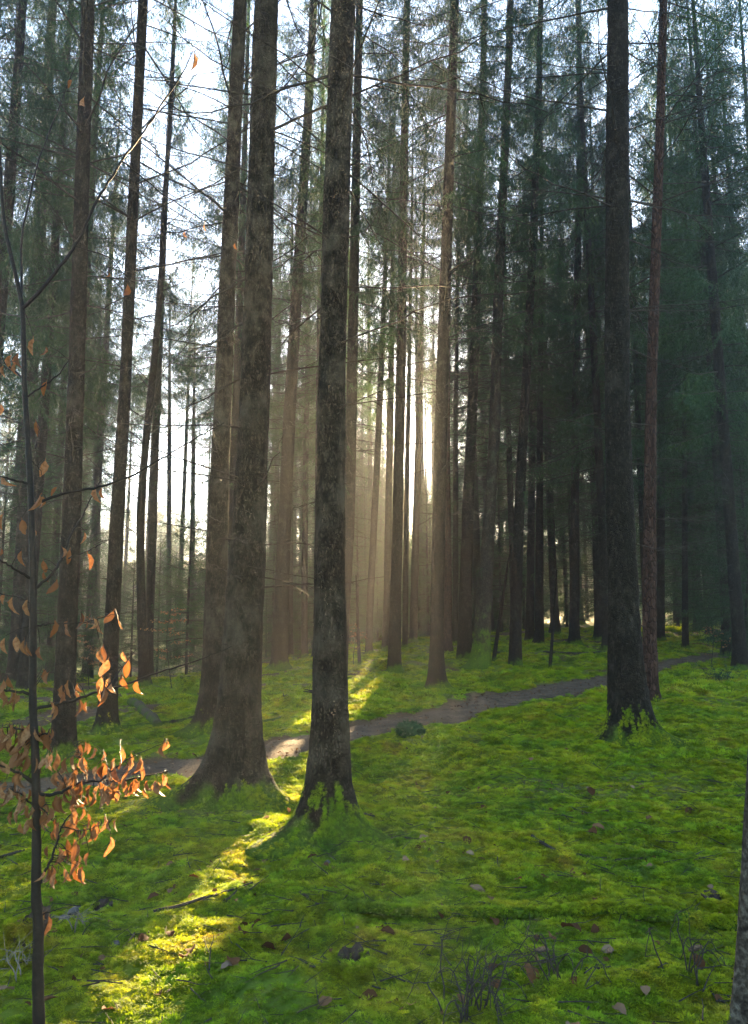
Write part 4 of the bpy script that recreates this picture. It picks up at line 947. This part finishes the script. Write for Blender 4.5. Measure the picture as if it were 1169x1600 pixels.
stump(30, 1508, 46, 48, 'black rotten stump leaning behind the sapling stem', 0.8, M_ROT, M_ROT, seed=7, tilt=(0, .35))
stump(1135, 1204, 34, 12, 'flat mossy stump at the right edge', 0.2, cut=M_MOSS, seed=8)
stump(1062, 1146, 11, 6, 'tiny dark stub right of the stout spruce foot', 0.5, M_ROT, M_ROT, seed=9)
stump(740, 1224, 16, 5, 'little dark stub in the open moss right of the middle trunk', 0.5, M_ROT, M_ROT, seed=10)
stump(1120, 1418, 44, 12, 'brown rotten hump beside the right end of the mossy log', 0.6, M_ROT, M_ROT, seed=12)
stump(155, 1436, 40, 11, 'dark rotten lump in the moss behind the sapling', 0.8, M_ROT, M_ROT, seed=13)

def log(pts, w0, w1, label, mat_=M_BARK, lift=0.6, name='fallen_log', cat='log', sides=10, wob=0.006, group=None, bumpy=0.08):
    P0 = [on_ground(*q) for q in pts]; Y = np.mean([p[1] for p in P0]); r0, r1 = px_m(w0, Y) / 2, px_m(w1, Y) / 2
    s = np.linspace(0, 1, len(P0)); u = np.linspace(0, 1, max(10, len(P0) * 7)); P = np.stack([np.interp(u, s, [p[i] for p in P0]) for i in range(3)], 1)
    rg = np.random.default_rng(int(pts[0][0]) + 3); r = r0 + (r1 - r0) * u; zt = h_fine(P[:, 0], P[:, 1])
    P[:, 2] = np.maximum(P[:, 2], zt * .6 + P[:, 2] * .4) + r * lift; P += rg.normal(0, wob, P.shape)
    for _ in range(3): P[1:-1] = (P[:-2] + 2 * P[1:-1] + P[2:]) / 4
    c = P[0].copy(); sp = Soup(); sp.tube(P - c, r * (1 + bumpy * rg.normal(0, 1, len(r))), sides)
    sp.add((P - c)[0] + np.zeros((1, 3)), None, None)
    o = link(name, sp.mesh(name, [mat_], True), None, c)
    return tag(o, label, cat, group), P, r
log([(136, 1140), (190, 1138), (240, 1136), (290, 1130), (318, 1124)], 8, 7, 'long thin log lying across behind the left trunks')
log([(205, 1100), (222, 1114), (246, 1138)], 15, 14, 'short grey log lying end-on to the long one', M_BARK_G)
lg, LP_, LR_ = log([(545, 1436), (640, 1434), (760, 1436), (880, 1438), (960, 1443), (1040, 1448), (1120, 1450), (1180, 1450)], 14, 19, 'moss-covered log with bare pale patches across the right foreground', M_BARK_M, 0.95)
for k in range(1500):
    a = R.randrange(len(LP_)); b_ = R.uniform(-1.4, 1.4)
    fx = a / len(LP_)
    if 0.70 < fx < 0.78 or 0.90 < fx: continue
    EXTRA_MOSS.append((LP_[a] + np.array([R.gauss(0, .05), -math.sin(b_) * LR_[a], math.cos(b_) * LR_[a] - 0.004]), R.uniform(.3, .6)))
log([(985, 1443), (1015, 1444), (1042, 1446)], 15, 13, 'pale barkless splinter on the mossy log', M_PALEWOOD, 1.1, 'wood_splinter', 'wood')
log([(1100, 1448), (1135, 1449), (1166, 1449)], 13, 11, 'pale barkless splinter at the right end of the mossy log', M_PALEWOOD, 1.2, 'wood_splinter', 'wood')
STK = [([(830, 1318), (870, 1334), (935, 1342)], 'dark thin stick, left piece of the broken arc in the right foreground'), ([(958, 1345), (1010, 1346), (1065, 1330)], 'dark thin stick curving up at its right end in the right foreground'),
  ([(888, 1270), (920, 1278), (952, 1281)], 'pale thin stick in front of the stout spruce'), ([(0, 1352), (40, 1345)], 'short stick in the moss at the left edge'), ([(240, 1440), (330, 1420), (395, 1402)], 'brown stick across the sunny moss patch'),
  ([(352, 1422), (372, 1410)], 'thick broken stick at the end of the sunny patch'), ([(470, 1412), (500, 1420)], 'short dark stick before the middle spruce roots'), ([(735, 1413), (768, 1422)], 'short brown stick above the mossy log'),
  ([(555, 1275), (585, 1286)], 'thin twig leaning at the right root of the middle spruce'), ([(915, 1535), (960, 1532)], 'bark-covered stick near the bottom right'), ([(965, 1535), (1000, 1540)], 'pale bark piece near the bottom right'),
  ([(755, 1577), (800, 1556), (850, 1535)], 'long bare stick near the bottom edge'), ([(850, 1022), (900, 1024), (950, 1020)], 'thin log behind the path before the dark thicket'), ([(775, 1024), (830, 1026)], 'pale thin log behind the path by the mossy-footed spruce'),
  ([(1110, 1555), (1150, 1578)], 'dark stick at the lower right corner'), ([(300, 1545), (350, 1528), (380, 1524)], 'weathered branch piece in the lower left moss'), ([(455, 1530), (480, 1540), (500, 1528)], 'forked twig beside the rotten stump remnant'),
  ([(868, 1125), (900, 1133)], 'thin twig on the moss before the path, right side'), ([(400, 1132), (440, 1122)], 'stick lying in the sunny moss between the two big trunks')]
for pts, lab in STK: log(pts, R.uniform(3.2, 5.5), R.uniform(2, 3.5), lab, R.choice([M_TWIG, M_TWIG, M_BARK]), 0.9, 'fallen_stick', 'stick', 7, 0.006, 'sticks lying on the moss', 0.12)

def blob(name, px, py, w, h, mat_, label, cat, seed, group=None):
    p = on_ground(px, py); rx = px_m(w, p[1]) / 2; rz = px_m(h, p[1]) / 2; rg = np.random.default_rng(seed)
    nu, nv = 22, 12; th = np.linspace(0, 6.2832, nu, endpoint=False); ph = np.linspace(0.05, 3.09, nv); TH, PH = np.meshgrid(th, ph)
    d = 1 + 0.45 * (vnoise(np.cos(TH) * np.sin(PH) * 1.7 + seed, np.cos(PH) * 1.7 + np.sin(TH) * np.sin(PH) * 1.3, 1.0, seed) - .5)
    V = np.stack([rx * d * np.sin(PH) * np.cos(TH), rx * .8 * d * np.sin(PH) * np.sin(TH), rz * d * np.cos(PH)], -1).reshape(-1, 3)
    i = np.arange(nv - 1)[:, None] * nu; j = np.arange(nu)[None]; k = (j + 1) % nu
    T = [[0, q + 1, q] for q in range(1, nu - 1)] + [[(nv - 1) * nu, (nv - 1) * nu + q, (nv - 1) * nu + q + 1] for q in range(1, nu - 1)]
    o = link(name, mesh_np(name, V, T, np.stack([i + j, i + nu + j, i + nu + k, i + k], -1).reshape(-1, 4), [mat_], None, True), None, p + np.array([0, 0, rz * .35]), (0, 0, rg.uniform(0, 6)))
    return tag(o, label, cat, group), p, rx, rz
o, p, rx, rz = blob('moss_cushion', 641, 1152, 46, 30, M_DARKMOSS, 'dark green moss cushion by the path, right of the middle trunk', 'moss', 4)
sp = Soup(); rg = np.random.default_rng(9)
for _ in range(900):
    a, b_ = rg.uniform(0, 6.28), math.acos(rg.uniform(0, 1)); n_ = np.array([math.sin(b_) * math.cos(a), math.sin(b_) * math.sin(a), math.cos(b_)])
    c0 = n_ * np.array([rx * .9, rx * .72, rz * .9]); t_ = n_ + rg.normal(0, .4, 3); s_ = np.cross(t_, rg.normal(0, 1, 3)); s_ /= np.linalg.norm(s_)
    sp.add([c0 - s_ * .006, c0 + s_ * .006, c0 + t_ * .05], [[0, 1, 2]])
f_ = link('foliage', sp.mesh('cushion_foliage', [M_DARKMOSS]), o); f_['kind'] = 'stuff'
for q, (px, py, w, h, lab) in enumerate([(118, 1436, 26, 14, 'grey flat stone beside the sapling stem'), (100, 1448, 20, 11, 'darker flat stone nearest the sapling stem'), (512, 1362, 12, 10, 'small pale stone before the middle spruce'), (1098, 1527, 12, 8, 'pale stone in the lower right moss'), (180, 1482, 13, 9, 'white pebble at the edge of the sunny patch')]):
    blob('stone', px, py, w, h, M_STONE, lab, 'stone', 30 + q, 'stones in the moss')
for q, (px, py, lab) in enumerate([(1076, 1487, 'spruce cone standing in the moss below the mossy log'), (954, 1500, 'spruce cone lying left of the other below the log'), (858, 1508, 'dark spruce cone lying near the pale leaf')]):
    p = on_ground(px, py, 0.012); sp = Soup(); t = np.linspace(0, 1, 14); L = 0.075
    d = np.array([math.cos(q * 1.3 + .4) * .8, -.3, .35 if q == 0 else .05]); d /= np.linalg.norm(d)
    sp.tube(d[None] * L * t[:, None], 0.013 * np.sin(np.pi * np.clip(t * .93 + .05, 0, 1)) ** .6 * (1 + .13 * (np.arange(14) % 2)), 10)
    tag(link('spruce_cone', sp.mesh('spruce_cone', [M_CONE]), None, p), lab, 'cone', 'spruce cones on the moss')

# fallen leaves one can pick out
FL = [(880, 1475, 34), (735, 1390, 26), (570, 1575, 34), (590, 1560, 26), (345, 1525, 30), (300, 1500, 22), (285, 1510, 22), (730, 1325, 18), (655, 1325, 14), (630, 1360, 14), (860, 1490, 20), (905, 1510, 20), (830, 1550, 36), (845, 1445, 20), (960, 1505, 18), (1095, 1520, 24), (840, 1375, 24), (895, 1372, 24), (890, 1378, 18), (765, 1400, 16), (770, 1440, 20), (595, 1478, 22), (590, 1470, 16), (440, 1475, 20), (430, 1484, 24), (365, 1520, 30), (480, 1360, 16), (505, 1366, 14), (390, 1455, 24), (395, 1466, 18), (380, 1480, 26), (215, 1490, 20), (60, 1590, 24), (120, 1555, 20), (500, 1582, 24), (160, 1585, 26), (690, 1440, 16), (945, 1300, 18), (925, 1245, 16), (1080, 1275, 14), (920, 1305, 22), (935, 1460, 16), (1000, 1440, 18), (1120, 1560, 20), (1060, 1445, 18), (1010, 1570, 20), (900, 1565, 22), (700, 1500, 18), (640, 1545, 20), (230, 1410, 18), (270, 1398, 18), (310, 1392, 16), (340, 1470, 20), (265, 1475, 18), (780, 1560, 20), (960, 1590, 24), (20, 1570, 26), (250, 1560, 18), (815, 1380, 14), (1130, 1310, 16), (1020, 1290, 14), (700, 1250, 12), (760, 1270, 12), (650, 1230, 12), (690, 1180, 10), (720, 1215, 10), (830, 1200, 10)]
rl = np.random.default_rng(66)
for px, py, sz in FL:
    p = on_ground(px, py, 0.022 + rl.uniform(0, .012)); L = px_m(sz, p[1]) * 1.25
    link_o = link('fallen_leaf', DLEAF[int(rl.integers(6))], None, p, (rl.normal(0, .45), rl.normal(0, .35) - .1, rl.uniform(0, 6.28)), L)
    mark = min([(60, 1520, 'beside the sapling stem'), (280, 1440, 'in the sunny moss patch'), (400, 1480, 'beside the sunny moss patch'), (500, 1370, 'before the middle spruce roots'), (551, 1520, 'by the dark rotten stump remnant'), (700, 1400, 'in the moss above the long log'), (735, 1570, 'by the bramble tangle'), (880, 1490, 'below the long mossy log'), (1000, 1450, 'on the bare end of the mossy log'), (950, 1290, 'before the stout right-hand spruce'), (1100, 1545, 'in the lower right corner'), (690, 1220, 'in the moss near the path'), (850, 1375, 'near the broken dark stick')], key=lambda m_: (m_[0] - px) ** 2 + (m_[1] - py) ** 2)[2]
    tag(link_o, '%s dead leaf lying %s' % ('large curled' if sz > 23 else ('curled brown' if sz > 16 else 'small dry'), mark), 'leaf', 'dead leaves lying on the moss')
# crumbs of litter nobody could count
nn = 15000; y = rl.uniform(2, 34, nn) ; x = rl.uniform(-1, 1, nn) * (0.55 * y + .8); pd = path_d(x, y); m = moss_amount(x, y, pd)
k = (rl.random(nn) < np.where(pd < 1.05, .9, np.clip(.85 - m, .14, .7))) ; x, y, pd = x[k], y[k], pd[k]; z = h_fine(x, y, pd) + np.where(pd < 1.05, .034, .016)
scatter('leaf_litter', np.stack([x, y, z], 1), np.stack([rl.normal(0, .4, len(x)), rl.normal(0, .4, len(x)), rl.uniform(0, 6.28, len(x))], 1), rl.uniform(.025, .075, len(x)) , rl.integers(0, 6, len(x)), DLEAF, 'scattered brown leaf crumbs over path and moss', 'leaf litter')
TW = []
for q in range(5):
    rg = np.random.default_rng(880 + q); sp = Soup(); branch_into(sp, rg, 1.0, 0.02, 0.02, 3, (0, 0, 0), 0, 0, 0, 4, False); TW.append(sp.mesh('twig_piece', [M_TWIG]))
nn = 3600; y = 2.2 + rl.random(nn) ** 1.3 * 16; x = rl.uniform(-1, 1, nn) * (0.52 * y + .6); pd = path_d(x, y)
scatter('twig_litter', np.stack([x, y, h_fine(x, y, pd) + np.where(pd < 1.05, .03, .022)], 1), np.stack([rl.normal(0, .15, nn), rl.normal(0, .14, nn), rl.uniform(0, 6.28, nn)], 1), rl.uniform(.05, .22, nn) , rl.integers(0, 5, nn), TW, 'fine dead twigs strewn over the moss and path', 'twigs')
if EXTRA_MOSS:
    P = np.array([a for a, b in EXTRA_MOSS]); n_ = len(P)
    mo = scatter('deadwood_moss', P, np.stack([rl.normal(0, .4, n_), rl.normal(0, .4, n_), rl.uniform(0, 6.28, n_)], 1), [b for a, b in EXTRA_MOSS], rl.integers(0, 5, n_), TUFTS, 'moss growing on the stumps and the long foreground log', 'moss')

# ------------------------------------------------------------------ undergrowth
def small_beech(px, py, hpx, wpx, label, seed, n=260, mat_=M_LEAF):
    p = on_ground(px, py); H = px_m(hpx, p[1]); Wd = px_m(wpx, p[1]) / 2; rg = np.random.default_rng(seed)
    root = link('beech_sapling', None, None, p); root.empty_display_size = .1; tag(root, label, 'tree', 'young beeches keeping their dry leaves')
    sp = Soup(); t = np.linspace(0, 1, 10); A = np.stack([.05 * H * np.sin(t * 4 + seed), .03 * H * np.sin(t * 3), H * t - .03], 1); sp.tube(A, .012 * (1 - .8 * t) + .002, 6)
    cr = Soup()
    for b_ in range(13):
        f = rg.uniform(.25, 1); az = rg.uniform(0, 6.28); L = Wd * (1.25 - f * .75) * rg.uniform(.6, 1.15); o_ = np.array([np.interp(f, t, A[:, i]) for i in range(3)])
        u = np.linspace(0, 1, 6); B = o_ + np.stack([math.cos(az) * L * u, math.sin(az) * L * u, .22 * L * u - .1 * L * u ** 2], 1); sp.tube(B, .005 * (1 - .8 * u) + .001, 4)
        for _ in range(n // 13):
            w = rg.uniform(.2, 1.05); c0 = o_ + np.array([math.cos(az) * L * w, math.sin(az) * L * w, .15 * L * w]) + rg.normal(0, .05, 3) * np.array([1, 1, .4])
            a = rg.uniform(0, 6.28); d = np.array([math.cos(a), math.sin(a), rg.normal(-.5, .4)]); d /= np.linalg.norm(d); s_ = np.cross(d, [0, 0, 1]) * .022 + rg.normal(0, .008, 3); l = rg.uniform(.05, .085)
            cr.add([c0, c0 + d * l * .45 + s_, c0 + d * l, c0 + d * l * .45 - s_], [[0, 1, 2], [0, 2, 3]])
    link('trunk', sp.mesh('small_trunk', [M_BEECH]), root); link('crown', cr.mesh('small_crown', [mat_]), root)
small_beech(263, 1078, 120, 90, 'small beech with tiers of pale orange leaves before the blue mist', 21, 420)
small_beech(140, 1078, 110, 80, 'small beech with reddish leaves between the two dark left-hand trunks', 22, 380)
small_beech(556, 1040, 75, 34, 'small yellow-leaved beech right beside the middle trunk', 23, 160)
small_beech(1115, 1040, 60, 60, 'small brown-leaved beech by the dark thicket', 24, 120)

def pole(px, py, tx, ty, w, label, seed):
    p = on_ground(px, py); e = at_depth(tx, ty, p[1]) - p; rg = np.random.default_rng(seed); root = link('dead_sapling', None, None, p); root.empty_display_size = .1
    tag(root, label, 'tree', 'thin dead saplings')
    sp = Soup(); t = np.linspace(0, 1, 12); A = e[None] * t[:, None] + np.cumsum(rg.normal(0, .006, (12, 3)), 0) * t[:, None]; A[0, 2] -= .05; r = px_m(w, p[1]) / 2; sp.tube(A, r * (1 - .7 * t) + .001, 7)
    link('trunk', sp.mesh('pole_trunk', [M_BARK]), root)
    sp = Soup()
    for _ in range(22):
        f = rg.uniform(.15, 1); o_ = A[int(f * 11)]; branch_into(sp, rg, rg.uniform(.2, .6), .005, .1, 4, o_, rg.uniform(0, 6.28), rg.uniform(-.1, .4), 0, 3)
    link('twigs', sp.mesh('pole_twigs', [M_TWIG]), root)['kind'] = 'stuff'
pole(859, 1046, 872, 890, 6, 'thin upright dead sapling by the path left of the stout spruce', 31)
pole(771, 1036, 797, 850, 7, 'thin dead pole leaning right beside the crooked mossy tree', 32)
pole(1162, 1042, 1166, 900, 6, 'thin dark sapling at the right edge beyond the moss', 33)
pole(562, 1040, 556, 900, 6, 'thin dead sapling behind the middle trunk', 34)

def tangle(px, py, wpx, hpx, label, seed, n=14, mat_=M_TWIG, name='bramble_bush', leaves=0):
    p = on_ground(px, py); Wd = px_m(wpx, p[1]) / 2; H = px_m(hpx, p[1]); rg = np.random.default_rng(seed); root = link(name, None, None, p); root.empty_display_size = .1; tag(root, label, 'bush', None)
    for _ in range(n):
        sp = Soup(); az = rg.uniform(0, 6.28); L = Wd * rg.uniform(.5, 1.2); b0 = np.array([rg.normal(0, Wd * .25), rg.normal(0, Wd * .2), 0]); t = np.linspace(0, 1, 10); hh = H * rg.uniform(.4, 1.1)
        A = b0 + np.stack([math.cos(az) * L * t, math.sin(az) * L * .6 * t, hh * np.sin(np.pi * np.clip(t * .85, 0, 1)) ], 1) + np.cumsum(rg.normal(0, .006, (10, 3)), 0); A[0, 2] = -.03
        sp.tube(A, .0032 * (1 - .7 * t) + .0008, 5)
        for q in range(6):
            k = rg.integers(2, 10); d = rg.normal(0, 1, 3); d[2] = abs(d[2]) * .6; d /= np.linalg.norm(d); l = rg.uniform(.04, .16); sp.tube(np.stack([A[k], A[k] + d * l * .6 + rg.normal(0, .008, 3), A[k] + d * l]), [.0016, .0012, .0006], 4)
            for _l in range(leaves):
                c0 = A[k] + d * l * rg.random(); v = rg.normal(0, 1, 3); v /= np.linalg.norm(v); s_ = np.cross(v, rg.normal(0, 1, 3)); s_ *= .3 / (np.linalg.norm(s_) + 1e-6); ll = .035
                sp.add([c0, c0 + v * ll * .5 + s_ * ll, c0 + v * ll, c0 + v * ll * .5 - s_ * ll], [[0, 1, 2], [0, 2, 3]], None, 1)
        link('stem', sp.mesh('bush_stem', [mat_, M_DARKMOSS]), root)
    return root
tangle(735, 1585, 190, 75, 'tangle of bare dark bramble twigs at the bottom edge', 41, 18)
tangle(880, 1560, 110, 60, 'sparser bare bramble twigs right of the dark tangle', 43, 7)
tangle(1125, 1068, 62, 26, 'low green bilberry bush at the right beyond the stout spruce', 42, 22, M_TWIG, 'bilberry_bush', 5)
tangle(1075, 1545, 90, 80, 'few thin bare stems standing in the lower right moss', 44, 6)
tangle(22, 1545, 60, 45, 'pale dry twigs sticking up at the lower left edge', 45, 3, M_PALEWOOD, 'dry_twig_clump')
tangle(118, 1470, 60, 30, 'dry thin twigs around the flat stones', 46, 3, M_PALEWOOD, 'dry_twig_clump')
